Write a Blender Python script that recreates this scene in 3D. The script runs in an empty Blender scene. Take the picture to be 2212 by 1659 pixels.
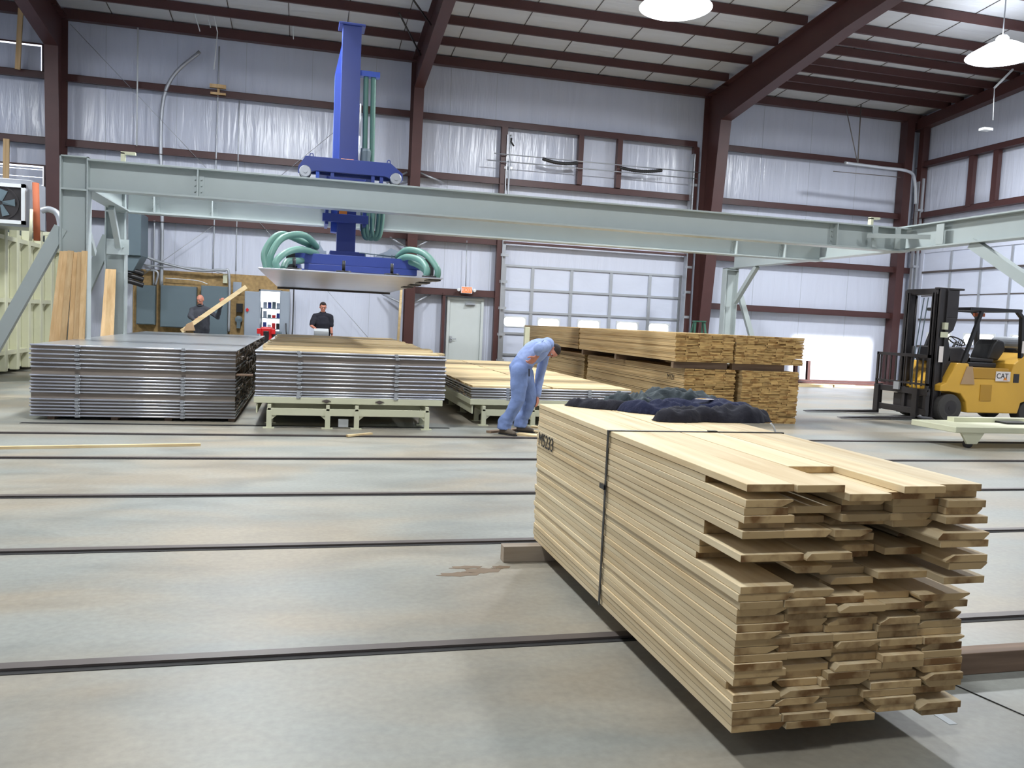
import bpy, math, random
from mathutils import Vector, Matrix, noise
random.seed(7)
scene = bpy.context.scene
COL = scene.collection
PI = math.pi

# ------------------------------------------------------------------ camera
F_PX = 1773.0
PITCH, ROLL, YAW = [math.radians(a) for a in (4.253, 2.594, 14.235)]
CAM = Vector((0, 0, 1.6))
FWD = Vector((math.sin(YAW)*math.cos(PITCH), math.cos(YAW)*math.cos(PITCH), -math.sin(PITCH)))
R0 = Vector((math.cos(YAW), -math.sin(YAW), 0)); U0 = R0.cross(FWD)
RGT = R0*math.cos(ROLL) + U0*math.sin(ROLL)
UPV = -R0*math.sin(ROLL) + U0*math.cos(ROLL)
cd = bpy.data.cameras.new('camera'); cam = bpy.data.objects.new('camera', cd); COL.objects.link(cam)
cd.sensor_fit = 'HORIZONTAL'; cd.sensor_width = 36; cd.lens = F_PX/2212*36
cd.clip_start = .05; cd.clip_end = 300
m3 = Matrix((RGT, UPV, -FWD)).transposed()
cam.matrix_world = Matrix.Translation(CAM) @ m3.to_4x4()
scene.camera = cam

def at(px, py, Y):
    """point of the place seen at photo pixel (px,py) on the plane y=Y"""
    r = FWD*F_PX + RGT*(px-1106) - UPV*(py-829.5)
    return CAM + r*((Y-CAM.y)/r.y)

# ------------------------------------------------------------------ materials
def newmat(name):
    m = bpy.data.materials.new(name); m.use_nodes = True
    nt = m.node_tree; b = nt.nodes['Principled BSDF']
    return m, nt, b
def lin(c):
    return tuple(((v/255)/12.92 if v/255 <= .04045 else ((v/255+.055)/1.055)**2.4) for v in c)
def paint(name, rgb, rough=.5, metal=0.0, var=.08, bump=0.0, spec=.5, nscale=3.0):
    m, nt, b = newmat(name)
    c = lin(rgb)
    tc = nt.nodes.new('ShaderNodeTexCoord')
    n = nt.nodes.new('ShaderNodeTexNoise'); n.inputs['Scale'].default_value = nscale; n.inputs['Detail'].default_value = 5
    nt.links.new(tc.outputs['Object'], n.inputs['Vector'])
    mx = nt.nodes.new('ShaderNodeMix'); mx.data_type = 'RGBA'
    mx.inputs[6].default_value = (*[v*(1-var*1.6) for v in c], 1); mx.inputs[7].default_value = (*[min(1, v*(1+var)) for v in c], 1)
    nt.links.new(n.outputs['Fac'], mx.inputs[0]); nt.links.new(mx.outputs[2], b.inputs['Base Color'])
    b.inputs['Roughness'].default_value = rough; b.inputs['Metallic'].default_value = metal
    b.inputs['Specular IOR Level'].default_value = spec
    if bump:
        bp = nt.nodes.new('ShaderNodeBump'); bp.inputs['Strength'].default_value = bump; bp.inputs['Distance'].default_value = .01
        n2 = nt.nodes.new('ShaderNodeTexNoise'); n2.inputs['Scale'].default_value = 40; nt.links.new(tc.outputs['Object'], n2.inputs['Vector'])
        nt.links.new(n2.outputs['Fac'], bp.inputs['Height']); nt.links.new(bp.outputs['Normal'], b.inputs['Normal'])
    return m
def emit(name, rgb, s):
    m, nt, b = newmat(name)
    b.inputs['Base Color'].default_value = (*lin(rgb), 1)
    b.inputs['Emission Color'].default_value = (*lin(rgb), 1); b.inputs['Emission Strength'].default_value = s
    return m
def wood(name, light, dark, end, enddark, axis=1, rough=.6):
    m, nt, b = newmat(name); N = nt.nodes; L = nt.links
    tc = N.new('ShaderNodeTexCoord')
    geo = N.new('ShaderNodeNewGeometry')
    at_ = N.new('ShaderNodeAttribute'); at_.attribute_name = 'tone'
    mp = N.new('ShaderNodeMapping')
    s = [14, 14, 14]; s[axis] = .9
    mp.inputs['Scale'].default_value = s
    L.new(geo.outputs['Position'], mp.inputs['Vector'])
    w = N.new('ShaderNodeMath'); w.operation = 'MULTIPLY'; w.inputs[1].default_value = 57
    L.new(at_.outputs['Fac'], w.inputs[0])
    n1 = N.new('ShaderNodeTexNoise'); n1.noise_dimensions = '4D'; n1.inputs['Scale'].default_value = 1.0; n1.inputs['Detail'].default_value = 6
    n1.inputs['Distortion'].default_value = .6
    L.new(mp.outputs[0], n1.inputs['Vector']); L.new(w.outputs[0], n1.inputs['W'])
    r1 = N.new('ShaderNodeValToRGB'); r1.color_ramp.elements[0].position = .3; r1.color_ramp.elements[1].position = .68
    r1.color_ramp.elements[0].color = (*lin(dark), 1); r1.color_ramp.elements[1].color = (*lin(light), 1)
    L.new(n1.outputs['Fac'], r1.inputs[0])
    # board-to-board tone
    hs = N.new('ShaderNodeHueSaturation')
    mr = N.new('ShaderNodeMapRange'); mr.inputs['To Min'].default_value = .74; mr.inputs['To Max'].default_value = 1.12
    L.new(at_.outputs['Fac'], mr.inputs['Value']); L.new(mr.outputs[0], hs.inputs['Value']); L.new(r1.outputs[0], hs.inputs['Color'])
    # end grain
    ne = N.new('ShaderNodeTexNoise'); ne.noise_dimensions = '4D'; ne.inputs['Scale'].default_value = 7; ne.inputs['Detail'].default_value = 4
    L.new(geo.outputs['Position'], ne.inputs['Vector']); L.new(w.outputs[0], ne.inputs['W'])
    re = N.new('ShaderNodeValToRGB'); re.color_ramp.elements[0].position = .38; re.color_ramp.elements[1].position = .52
    re.color_ramp.elements[0].color = (*lin(enddark), 1); re.color_ramp.elements[1].color = (*lin(end), 1)
    L.new(ne.outputs['Fac'], re.inputs[0])
    he = N.new('ShaderNodeHueSaturation'); L.new(re.outputs[0], he.inputs['Color']); L.new(mr.outputs[0], he.inputs['Value'])
    sep = N.new('ShaderNodeSeparateXYZ'); L.new(tc.outputs['Normal'], sep.inputs[0])
    ab = N.new('ShaderNodeMath'); ab.operation = 'ABSOLUTE'; L.new(sep.outputs[axis], ab.inputs[0])
    gt = N.new('ShaderNodeMath'); gt.operation = 'GREATER_THAN'; gt.inputs[1].default_value = .8; L.new(ab.outputs[0], gt.inputs[0])
    mx = N.new('ShaderNodeMix'); mx.data_type = 'RGBA'
    L.new(gt.outputs[0], mx.inputs[0]); L.new(hs.outputs[0], mx.inputs[6]); L.new(he.outputs[0], mx.inputs[7])
    L.new(mx.outputs[2], b.inputs['Base Color'])
    b.inputs['Roughness'].default_value = rough; b.inputs['Specular IOR Level'].default_value = .3
    bp = N.new('ShaderNodeBump'); bp.inputs['Strength'].default_value = .25; bp.inputs['Distance'].default_value = .004
    L.new(n1.outputs['Fac'], bp.inputs['Height']); L.new(bp.outputs['Normal'], b.inputs['Normal'])
    return m

M = {}
M['fresh'] = wood('fresh_hardwood', (232, 215, 178), (206, 179, 134), (190, 161, 114), (118, 84, 46), 1)
M['freshx'] = wood('fresh_hardwood_cross', (228, 206, 162), (200, 174, 130), (190, 165, 118), (140, 104, 62), 0)
M['warm'] = wood('yellow_hardwood', (208, 182, 136), (184, 152, 104), (186, 152, 96), (142, 106, 60), 1)
M['warmz'] = wood('leaning_hardwood', (222, 190, 144), (196, 160, 112), (190, 160, 112), (138, 98, 48), 2)
M['greyx'] = wood('weathered_sticker_wood', (150, 140, 130), (120, 110, 102), (140, 120, 94), (90, 70, 50), 0)
M['brownx'] = wood('brown_dunnage_wood', (142, 118, 98), (104, 84, 68), (140, 118, 96), (92, 72, 56), 0)
M['greywoodx'] = wood('grey_dunnage_wood', (168, 156, 140), (128, 114, 98), (166, 150, 130), (112, 96, 80), 0)
M['iron'] = paint('maroon_primer_steel', (76, 46, 44), .45, .0, .12)
M['gantry'] = paint('grey_green_paint', (168, 177, 176), .38, .0, .04)
M['cream'] = paint('pale_green_cream_paint', (204, 204, 176), .42, .0, .06)
M['blue'] = paint('deep_blue_paint', (52, 68, 138), .35, 0, .06)
M['bluel'] = paint('bright_blue_paint', (58, 92, 190), .35, 0, .06)
M['hose'] = paint('green_ribbed_hose', (94, 136, 124), .5, 0, .08)
M['galv'] = paint('galvanised_steel', (176, 180, 186), .38, .5, .06)
M['alu'] = paint('brushed_aluminium', (212, 214, 222), .3, .75, .08, nscale=1.5)
M['alutop'] = paint('dull_aluminium_sheet', (186, 190, 192), .28, .75, .06, nscale=.8)
M['steel'] = paint('dark_rail_steel', (92, 84, 80), .45, .2, .2)
M['black'] = paint('black_paint', (34, 33, 34), .4, 0, .1)
M['slot'] = paint('black_rail_groove', (20, 18, 17), .8, 0, .1)  # near-black strips for rail grooves and floor seams
M['mast'] = paint('charcoal_mast_steel', (52, 49, 50), .45, .2, .15)
M['rubber'] = paint('worn_tyre_rubber', (66, 64, 62), .8, 0, .12)
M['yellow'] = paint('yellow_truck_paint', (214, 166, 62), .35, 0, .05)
M['yellowd'] = paint('deep_amber_paint', (176, 132, 40), .4, 0, .05)  # deeper yellow of the engine cover and step
M['orange'] = paint('orange_paint', (226, 136, 48), .5)
M['rust'] = paint('rust_orange_pipe', (176, 96, 62), .7, 0, .15)
M['grey'] = paint('grey_enamel', (150, 160, 172), .4, 0, .04)
M['slate'] = paint('slate_cabinet_paint', (96, 112, 120), .45, 0, .05)
M['white'] = paint('white_enamel', (214, 218, 220), .4, 0, .04)
M['doorp'] = paint('off_white_door_paint', (196, 202, 200), .45, 0, .04)
M['osb'] = paint('osb_strand_board', (170, 140, 92), .7, 0, .4, nscale=11)
M['red'] = paint('red_paint', (206, 36, 38), .4)
M['skin'] = paint('skin', (196, 130, 108), .55, 0, .05)
M['bluecloth'] = paint('pale_blue_trouser_cloth', (118, 138, 184), .9, 0, .12, bump=.3, nscale=9)
M['blueshirt'] = paint('pale_blue_shirt_cloth', (146, 164, 208), .9, 0, .1, bump=.3, nscale=9)
M['blackcloth'] = paint('black_knit_cloth', (34, 34, 44), .95, 0, .15, bump=.3)
M['greycloth'] = paint('charcoal_work_cloth', (66, 68, 76), .9, 0, .15, bump=.3)
M['jeans'] = paint('dark_trouser_cloth', (48, 50, 62), .9, 0, .12)
M['navy'] = paint('navy_fleece', (30, 36, 66), .95, 0, .25, bump=.5, nscale=10)
M['jacket'] = paint('dark_grey_green_jacket_cloth', (62, 72, 76), .8, 0, .3, bump=.4, nscale=12)
M['hair'] = paint('dark_brown_hair', (40, 30, 26), .8)
M['boot'] = paint('brown_suede_boot', (104, 94, 82), .85)
M['tan'] = paint('tan_leather', (172, 142, 108), .8)
M['green'] = paint('green_fibreglass', (60, 110, 90), .5)
M['ink'] = paint('black_stencil_ink', (24, 22, 22), .8)
M['strap'] = paint('black_steel_strap', (34, 34, 34), .35, .4)
M['insul_band'] = paint('grey_seam_tape', (176, 182, 192), .5)
M['logo'] = paint('white_logo_panel', (222, 214, 210), .4)
M['lampglow'] = emit('lamp_glow', (240, 246, 255), 7)
M['exitglow'] = emit('exit_red_glow', (255, 84, 40), 2.2)
M['skyglow'] = emit('window_daylight_glow', (236, 242, 255), 3.0)

def insulation(name, base=(204, 209, 224), axisx=True, rough=.24, strength=.55):
    m, nt, b = newmat(name); N = nt.nodes; L = nt.links
    geo = N.new('ShaderNodeNewGeometry')
    mp = N.new('ShaderNodeMapping'); mp.inputs['Scale'].default_value = (3.2, 3.2, .35) if axisx is True else axisx
    L.new(geo.outputs['Position'], mp.inputs['Vector'])
    n = N.new('ShaderNodeTexNoise'); n.inputs['Scale'].default_value = 1.6; n.inputs['Detail'].default_value = 4; n.inputs['Distortion'].default_value = .5
    L.new(mp.outputs[0], n.inputs['Vector'])
    bp = N.new('ShaderNodeBump'); bp.inputs['Strength'].default_value = strength; bp.inputs['Distance'].default_value = .05
    L.new(n.outputs['Fac'], bp.inputs['Height']); L.new(bp.outputs['Normal'], b.inputs['Normal'])
    c = lin(base)
    mx = N.new('ShaderNodeMix'); mx.data_type = 'RGBA'
    mx.inputs[6].default_value = (*[v*.93 for v in c], 1); mx.inputs[7].default_value = (*[min(1, v*1.04) for v in c], 1)
    L.new(n.outputs['Fac'], mx.inputs[0]); L.new(mx.outputs[2], b.inputs['Base Color'])
    b.inputs['Roughness'].default_value = rough
    return m
M['insul'] = insulation('white_vinyl_insulation')
M['insulroof'] = insulation('roof_vinyl_insulation', (206, 208, 212), (.35, 3, 3), .5, .4)
M['doorpanel'] = insulation('overhead_door_skin', (204, 210, 226), (1, 1, 2.4), .4, .15)

def concrete():
    m, nt, b = newmat('polished_concrete'); N = nt.nodes; L = nt.links
    geo = N.new('ShaderNodeNewGeometry')
    def nz(scale, sc, det=5, dist=0.0):
        mp = N.new('ShaderNodeMapping'); mp.inputs['Scale'].default_value = sc
        L.new(geo.outputs['Position'], mp.inputs['Vector'])
        n = N.new('ShaderNodeTexNoise'); n.inputs['Scale'].default_value = scale; n.inputs['Detail'].default_value = det
        n.inputs['Distortion'].default_value = dist
        L.new(mp.outputs[0], n.inputs['Vector']); return n
    a = nz(.8, (.6, 1.2, 1), 6, .5); c = nz(1.7, (.6, 1.3, 1), 8, .6); d = nz(26, (1, 1, 1), 4)
    r = N.new('ShaderNodeValToRGB'); e = r.color_ramp.elements
    e[0].position = .38; e[0].color = (*lin((154, 145, 128)), 1); e[1].position = .6; e[1].color = (*lin((144, 146, 139)), 1)
    L.new(a.outputs['Fac'], r.inputs[0])
    r2 = N.new('ShaderNodeValToRGB'); e = r2.color_ramp.elements
    e[0].position = .34; e[0].color = (.68, .69, .71, 1); e[1].position = .6; e[1].color = (1, 1, 1, 1)
    L.new(c.outputs['Fac'], r2.inputs[0])
    mx = N.new('ShaderNodeMix'); mx.data_type = 'RGBA'; mx.blend_type = 'MULTIPLY'; mx.inputs[0].default_value = .55
    L.new(r.outputs[0], mx.inputs[6]); L.new(r2.outputs[0], mx.inputs[7])
    r3 = N.new('ShaderNodeMapRange'); r3.inputs['From Min'].default_value = .3; r3.inputs['From Max'].default_value = .7
    r3.inputs['To Min'].default_value = .9; r3.inputs['To Max'].default_value = 1.06
    L.new(d.outputs['Fac'], r3.inputs['Value'])
    hs = N.new('ShaderNodeHueSaturation'); L.new(mx.outputs[2], hs.inputs['Color']); L.new(r3.outputs[0], hs.inputs['Value'])
    # tan dust lying along each rail
    sp = N.new('ShaderNodeSeparateXYZ'); L.new(geo.outputs['Position'], sp.inputs[0])
    L.new(hs.outputs[0], b.inputs['Base Color'])
    rr = N.new('ShaderNodeMapRange'); rr.inputs['To Min'].default_value = .3; rr.inputs['To Max'].default_value = .55
    L.new(c.outputs['Fac'], rr.inputs['Value']); L.new(rr.outputs[0], b.inputs['Roughness'])
    b.inputs['Specular IOR Level'].default_value = .45
    bp = N.new('ShaderNodeBump'); bp.inputs['Strength'].default_value = .08; bp.inputs['Distance'].default_value = .01
    L.new(d.outputs['Fac'], bp.inputs['Height']); L.new(bp.outputs['Normal'], b.inputs['Normal'])
    return m
M['concrete'] = concrete()
def glassm():
    m, nt, b = newmat('clear_window_glass')
    N = nt.nodes; t = N.new('ShaderNodeBsdfTransparent'); g = N.new('ShaderNodeBsdfGlossy'); g.inputs['Roughness'].default_value = .05
    mx = N.new('ShaderNodeMixShader'); mx.inputs[0].default_value = .08
    nt.links.new(t.outputs[0], mx.inputs[1]); nt.links.new(g.outputs[0], mx.inputs[2]); nt.links.new(mx.outputs[0], N['Material Output'].inputs[0])
    return m
M['glass'] = glassm()

# ------------------------------------------------------------------ mesh building
class MB:
    def __init__(s): s.v = []; s.f = []; s.t = []; s.mi = []; s.tone = .5; s.cur = 0; s.ft = []; s.sm = []
    def add(s, vs, fs, smooth=False):
        o = len(s.v); s.v += [tuple(p) for p in vs]
        for f in fs:
            s.f.append(tuple(o+i for i in f)); s.mi.append(s.cur); s.sm.append(smooth); s.t.append(s.tone)
        return s
    def box(s, x0, x1, y0, y1, z0, z1, tone=None):
        if tone is not None: s.tone = tone
        return s.add([(x0,y0,z0),(x1,y0,z0),(x1,y1,z0),(x0,y1,z0),(x0,y0,z1),(x1,y0,z1),(x1,y1,z1),(x0,y1,z1)],
              [(0,3,2,1),(4,5,6,7),(0,1,5,4),(1,2,6,5),(2,3,7,6),(3,0,4,7)])
    def bar(s, p, q, w, h, up=(0,0,1)):
        """rectangular bar from p to q; w across, h along up"""
        p = Vector(p); q = Vector(q); d = (q-p).normalized(); up = Vector(up)
        if abs(d.dot(up)) > .98: up = Vector((0,1,0))
        a = d.cross(up).normalized(); b = a.cross(d).normalized()
        vs = []
        for o in (p, q):
            for i, j in ((-1,-1),(1,-1),(1,1),(-1,1)): vs.append(o + a*(w/2*i) + b*(h/2*j))
        return s.add(vs, [(0,1,2,3)[::-1],(4,5,6,7),(0,1,5,4),(1,2,6,5),(2,3,7,6),(3,0,4,7)])
    def ibeam(s, p, q, w, h, up=(0,0,1), tf=.02, tw=.012):
        p = Vector(p); q = Vector(q); d = (q-p).normalized(); up = Vector(up)
        up = (up - d*up.dot(d)).normalized()
        s.bar(p+up*(h/2-tf/2), q+up*(h/2-tf/2), w, tf, up); s.bar(p-up*(h/2-tf/2), q-up*(h/2-tf/2), w, tf, up)
        return s.bar(p, q, tw, h-2*tf, up)
    def tube(s, pts, r, n=10, cap=True, smooth=True):
        pts = [Vector(p) for p in pts]; rs = r if isinstance(r, (list, tuple)) else [r]*len(pts)
        vs = []; prev = None
        for i, p in enumerate(pts):
            d = (pts[min(i+1, len(pts)-1)] - pts[max(i-1, 0)]).normalized()
            if prev is None:
                a = d.orthogonal().normalized()
            else:
                a = (prev - d*prev.dot(d))
                a = a.normalized() if a.length > 1e-6 else d.orthogonal().normalized()
            prev = a; b = d.cross(a)
            for k in range(n):
                t = 2*PI*k/n; vs.append(p + a*(math.cos(t)*rs[i]) + b*(math.sin(t)*rs[i]))
        fs = []
        for i in range(len(pts)-1):
            for k in range(n):
                fs.append((i*n+k, i*n+(k+1) % n, (i+1)*n+(k+1) % n, (i+1)*n+k))
        s.add(vs, fs, smooth)
        if cap:
            o = len(s.v)-len(vs)
            s.f.append(tuple(o+k for k in range(n))[::-1]); s.f.append(tuple(o+(len(pts)-1)*n+k for k in range(n)))
            s.mi += [s.cur]*2; s.sm += [False]*2; s.t += [s.tone]*2
        return s
    def cyl(s, p, q, r, n=20, r2=None): return s.tube([p, q], [r, r if r2 is None else r2], n)
    def lathe(s, prof, c, axis=2, n=28):
        c = Vector(c); vs = []
        for (r, h) in prof:
            for k in range(n):
                t = 2*PI*k/n; a, b_ = r*math.cos(t), r*math.sin(t)
                vs.append(c + (Vector((a, b_, h)) if axis == 2 else Vector((a, h, b_)) if axis == 1 else Vector((h, a, b_))))
        fs = []
        for i in range(len(prof)-1):
            for k in range(n): fs.append((i*n+k, i*n+(k+1) % n, (i+1)*n+(k+1) % n, (i+1)*n+k))
        fs.append(tuple(range(n))[::-1]); fs.append(tuple((len(prof)-1)*n+k for k in range(n)))
        return s.add(vs, fs, False)
    def prism(s, poly, a, b, axis=1):
        """poly in the plane across axis, extruded from a to b"""
        def P(u, w, h): return (u, h, w) if axis == 1 else (h, u, w) if axis == 0 else (u, w, h)
        n = len(poly); vs = [P(u, w, a) for u, w in poly] + [P(u, w, b) for u, w in poly]
        return s.add(vs, [tuple(range(n)), tuple(range(n, 2*n))[::-1]] + [((i+1) % n, i, n+i, n+(i+1) % n) for i in range(n)])
    def quad(s, a, b, c, d): return s.add([a, b, c, d], [(0,1,2,3)])
    def bbox(s):
        return [(min(p[i] for p in s.v), max(p[i] for p in s.v)) for i in range(3)]
    def build(s, name, mats, parent=None, bevel=0.0, origin=None):
        mats = mats if isinstance(mats, (list, tuple)) else [mats]
        if parent is None:
            if origin is None:
                bb = s.bbox(); origin = Vector(((bb[0][0]+bb[0][1])/2, (bb[1][0]+bb[1][1])/2, bb[2][0]))
            else: origin = Vector(origin)
        else: origin = Vector(parent['_o'])
        me = bpy.data.meshes.new(name)
        me.from_pydata([tuple(Vector(p)-origin) for p in s.v], [], s.f)
        for m in mats: me.materials.append(M[m] if isinstance(m, str) else m)
        me.polygons.foreach_set('material_index', s.mi)
        me.polygons.foreach_set('use_smooth', s.sm)
        a = me.attributes.new('tone', 'FLOAT', 'FACE'); a.data.foreach_set('value', s.t)
        import bmesh
        bm = bmesh.new(); bm.from_mesh(me); bmesh.ops.recalc_face_normals(bm, faces=bm.faces); bm.to_mesh(me); bm.free()
        me.update()
        o = bpy.data.objects.new(name, me); COL.objects.link(o)
        if parent is None: o.location = origin
        else: o.parent = parent
        o['_o'] = tuple(origin)
        if bevel:
            md = o.modifiers.new('bevel', 'BEVEL'); md.width = bevel; md.segments = 2; md.limit_method = 'ANGLE'; md.angle_limit = .7
        return o

def tag(o, label, cat, group=None, kind=None):
    o['label'] = label; o['category'] = cat
    if group: o['group'] = group
    if kind: o['kind'] = kind
    return o
def thing(name, loc, label, cat, group=None):
    o = bpy.data.objects.new(name, None); COL.objects.link(o); o.location = loc; o.empty_display_size = .2
    o['_o'] = tuple(loc); tag(o, label, cat, group); return o
def struct(o): o['kind'] = 'structure'; return o
def plabel(o, s): o['label'] = s; return o
ORD = ['topmost', 'second', 'third', 'fourth', 'fifth', 'sixth', 'seventh', 'eighth', 'ninth', 'tenth', 'eleventh', 'twelfth', 'thirteenth',
 'fourteenth', 'fifteenth', 'sixteenth', 'seventeenth', 'eighteenth', 'nineteenth', 'twentieth', 'twenty-first', 'twenty-second', 'twenty-third',
 'twenty-fourth', 'twenty-fifth', 'twenty-sixth', 'twenty-seventh', 'twenty-eighth', 'twenty-ninth', 'thirtieth', 'thirty-first', 'lowest']

def spline(pts, n=8):
    pts = [Vector(p) for p in pts]; out = []
    for i in range(len(pts)-1):
        p0 = pts[max(i-1, 0)]; p1 = pts[i]; p2 = pts[i+1]; p3 = pts[min(i+2, len(pts)-1)]
        for k in range(n):
            t = k/n
            out.append(.5*((2*p1)+(-p0+p2)*t+(2*p0-5*p1+4*p2-p3)*t*t+(-p0+3*p1-3*p2+p3)*t**3))
    out.append(pts[-1]); return out

def text(name, body, size, mat, parent, loc, xdir, ydir, extrude=.002):
    cu = bpy.data.curves.new('t', 'FONT'); cu.body = body; cu.size = size; cu.extrude = extrude
    cu.align_x = 'CENTER'; cu.align_y = 'CENTER'
    tmp = bpy.data.objects.new('t', cu); COL.objects.link(tmp)
    dg = bpy.context.evaluated_depsgraph_get(); me = bpy.data.meshes.new_from_object(tmp.evaluated_get(dg))
    bpy.data.objects.remove(tmp)
    x = Vector(xdir).normalized(); y = Vector(ydir).normalized(); z = x.cross(y)
    R = Matrix((x, y, z)).transposed().to_4x4()
    me.transform(Matrix.Translation(Vector(loc)-Vector(parent['_o'])) @ R)
    me.materials.clear(); me.materials.append(M[mat])
    me.name = name
    o = bpy.data.objects.new(name, me); COL.objects.link(o); o.parent = parent; o['_o'] = tuple(parent['_o']); return o

# ================================================================== THE BUILDING
YB = 24.75           # back wall liner
XR = 20.35           # right wall liner
XL, YF = -11.5, -7.0
ZE = 9.3; SL = 1/12
def roofz(y): return ZE + (24.6-y)*SL
f = MB()
SUNX0, SUNX1 = 16.05, 19.1
f.box(XL, XR+.3, YF, YB+.3, -.3, 0); struct(f.build('floor', 'concrete'))
# back wall with openings for the overhead door windows and the lit doorway
OHX0, OHX1, OHZ = 5.85, 11.8, 3.36
def wallpieces(mb, holes, u0, u1, z0, z1, fn):
    us = sorted({u0, u1, *[h[0] for h in holes], *[h[1] for h in holes]}); zs = sorted({z0, z1, *[h[2] for h in holes], *[h[3] for h in holes]})
    for i in range(len(us)-1):
        for j in range(len(zs)-1):
            cu, cz = (us[i]+us[i+1])/2, (zs[j]+zs[j+1])/2
            if any(h[0] < cu < h[1] and h[2] < cz < h[3] for h in holes): continue
            fn(mb, us[i], us[i+1], zs[j], zs[j+1])
w = MB(); wallpieces(w, [(OHX0, OHX1, 0, OHZ), (-1.28, -.72, 0, 2.19)], XL, XR+.3, 0, 9.6, lambda m, a, b, c, d: m.box(a, b, YB, YB+.3, c, d))
struct(w.build('wall_back', 'insul'))
OHR0, OHR1, OHRZ = 16.6, 24.0, 4.6
w = MB(); wallpieces(w, [(OHR0, OHR1, 0, OHRZ)], YF, YB, 0, 12.2, lambda m, a, b, c, d: m.box(XR, XR+.3, a, b, c, d))
struct(w.build('wall_right', 'insul'))
w = MB(); w.box(XL-.3, XL, YF, YB+.3, 0, 12.2); struct(w.build('wall_left', 'insul'))
w = MB(); wallpieces(w, [(SUNX0, SUNX1, 0, 3.78)], XL-.3, XR+.3, 0, 12.4, lambda m, a, b, c, d: m.box(a, b, YF-.3, YF, c, d))
struct(w.build('wall_front', 'insul'))
c = MB(); c.add([(XL-.3, YB+.3, roofz(YB+.3)), (XR+.3, YB+.3, roofz(YB+.3)), (XR+.3, YF-.3, roofz(YF-.3)), (XL-.3, YF-.3, roofz(YF-.3)),
   (XL-.3, YB+.3, roofz(YB+.3)+.2), (XR+.3, YB+.3, roofz(YB+.3)+.2), (XR+.3, YF-.3, roofz(YF-.3)+.2), (XL-.3, YF-.3, roofz(YF-.3)+.2)],
   [(0,1,2,3),(4,5,6,7),(0,1,5,4),(1,2,6,5),(2,3,7,6),(3,0,4,7)])
struct(c.build('ceiling', 'insulroof'))
# insulation seams on back wall and the roof straps
tn = 1
def trim(mb, mat):
    global tn
    o = struct(mb.build('trim_%d' % tn, mat)); tn += 1; return o
s = MB()
for x in [-5.4, -3.6, -1.8, 0.0, 1.8, 4.0, 5.4, 14.4, 16.2, 18.0]: s.box(x-.006, x+.006, YB-.006, YB, 0 if x not in (-1.8, 0) else 2.8, 9.2)
trim(s, 'insul_band')
s = MB()
x = -5.2
while x < 20:
    p = (x, 24.6, roofz(24.6)-.012); q = (x, 5.0, roofz(5.0)-.012); s.bar(p, q, .02, .008)
    x += 1.52
trim(s, 'steel')

# purlins and girts, one trim object each run
def zsec(mb, p, q, h=.2, w=.065, up=(0,0,1)):
    p = Vector(p); q = Vector(q); u = Vector(up); d = (q-p).normalized(); a = d.cross(u).normalized()
    mb.bar(p, q, .012, h, up); mb.bar(p+u*(h/2)+a*(w/2), q+u*(h/2)+a*(w/2), w, .012, up); mb.bar(p-u*(h/2)-a*(w/2), q-u*(h/2)-a*(w/2), w, .012, up)
pl = MB()
y = 24.52; k = 0
while y > 4:
    z = roofz(y)-.13
    for (a, b) in ((-11.4, -6.7), (-6.36, 2.84), (3.02, 12.2), (12.44, 20.2)):
        pl.bar((a, y, z), (b, y, z), .075 if k else .18, .22)
    y -= 1.33; k += 1
trim(pl, 'iron')
pl = MB()
for y in (22.55, 21.25, 19.9): pl.bar((12.44, y+.1, roofz(y)-.13), (20.2, y+.1, roofz(y)-.13), .07, .2)
trim(pl, 'iron')
# girts along back wall
for (z, segs) in ((7.53, ((-11.4, -6.75), (-6.3, 2.8), (3.05, 11.95), (12.5, 19.7))),
                  (5.84, ((-11.4, -6.75), (-6.3, 2.8), (3.05, 11.95), (12.5, 19.7))),
                  (4.02, ((-11.4, -6.75), (-6.3, 2.8), (3.05, 5.6), (12.5, 19.7))),
                  (2.44, ((3.05, 5.6), (12.5, 19.7)))):
    g = MB()
    for a, b in segs: g.box(a, b, 24.5, 24.53, z-.1, z+.1).box(a, b, 24.5, 24.72, z+.09, z+.1).box(a, b, 24.42, 24.53, z-.1, z-.09)
    trim(g, 'iron')
# header frame above overhead door
g = MB()
for x in (8.05, 9.32): g.box(x-.08, x+.08, 24.42, 24.6, 5.94, 7.43)
for x in (5.62, 11.9): g.box(x-.08, x+.1, 24.42, 24.6, 0, 7.43)
g.box(5.7, 11.82, 24.44, 24.6, 4.0, 4.06); trim(g, 'iron')
# eave strut
g = MB(); g.box(-11.4, 20.2, 24.4, 24.6, 9.02, 9.26); trim(g, 'iron')
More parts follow.
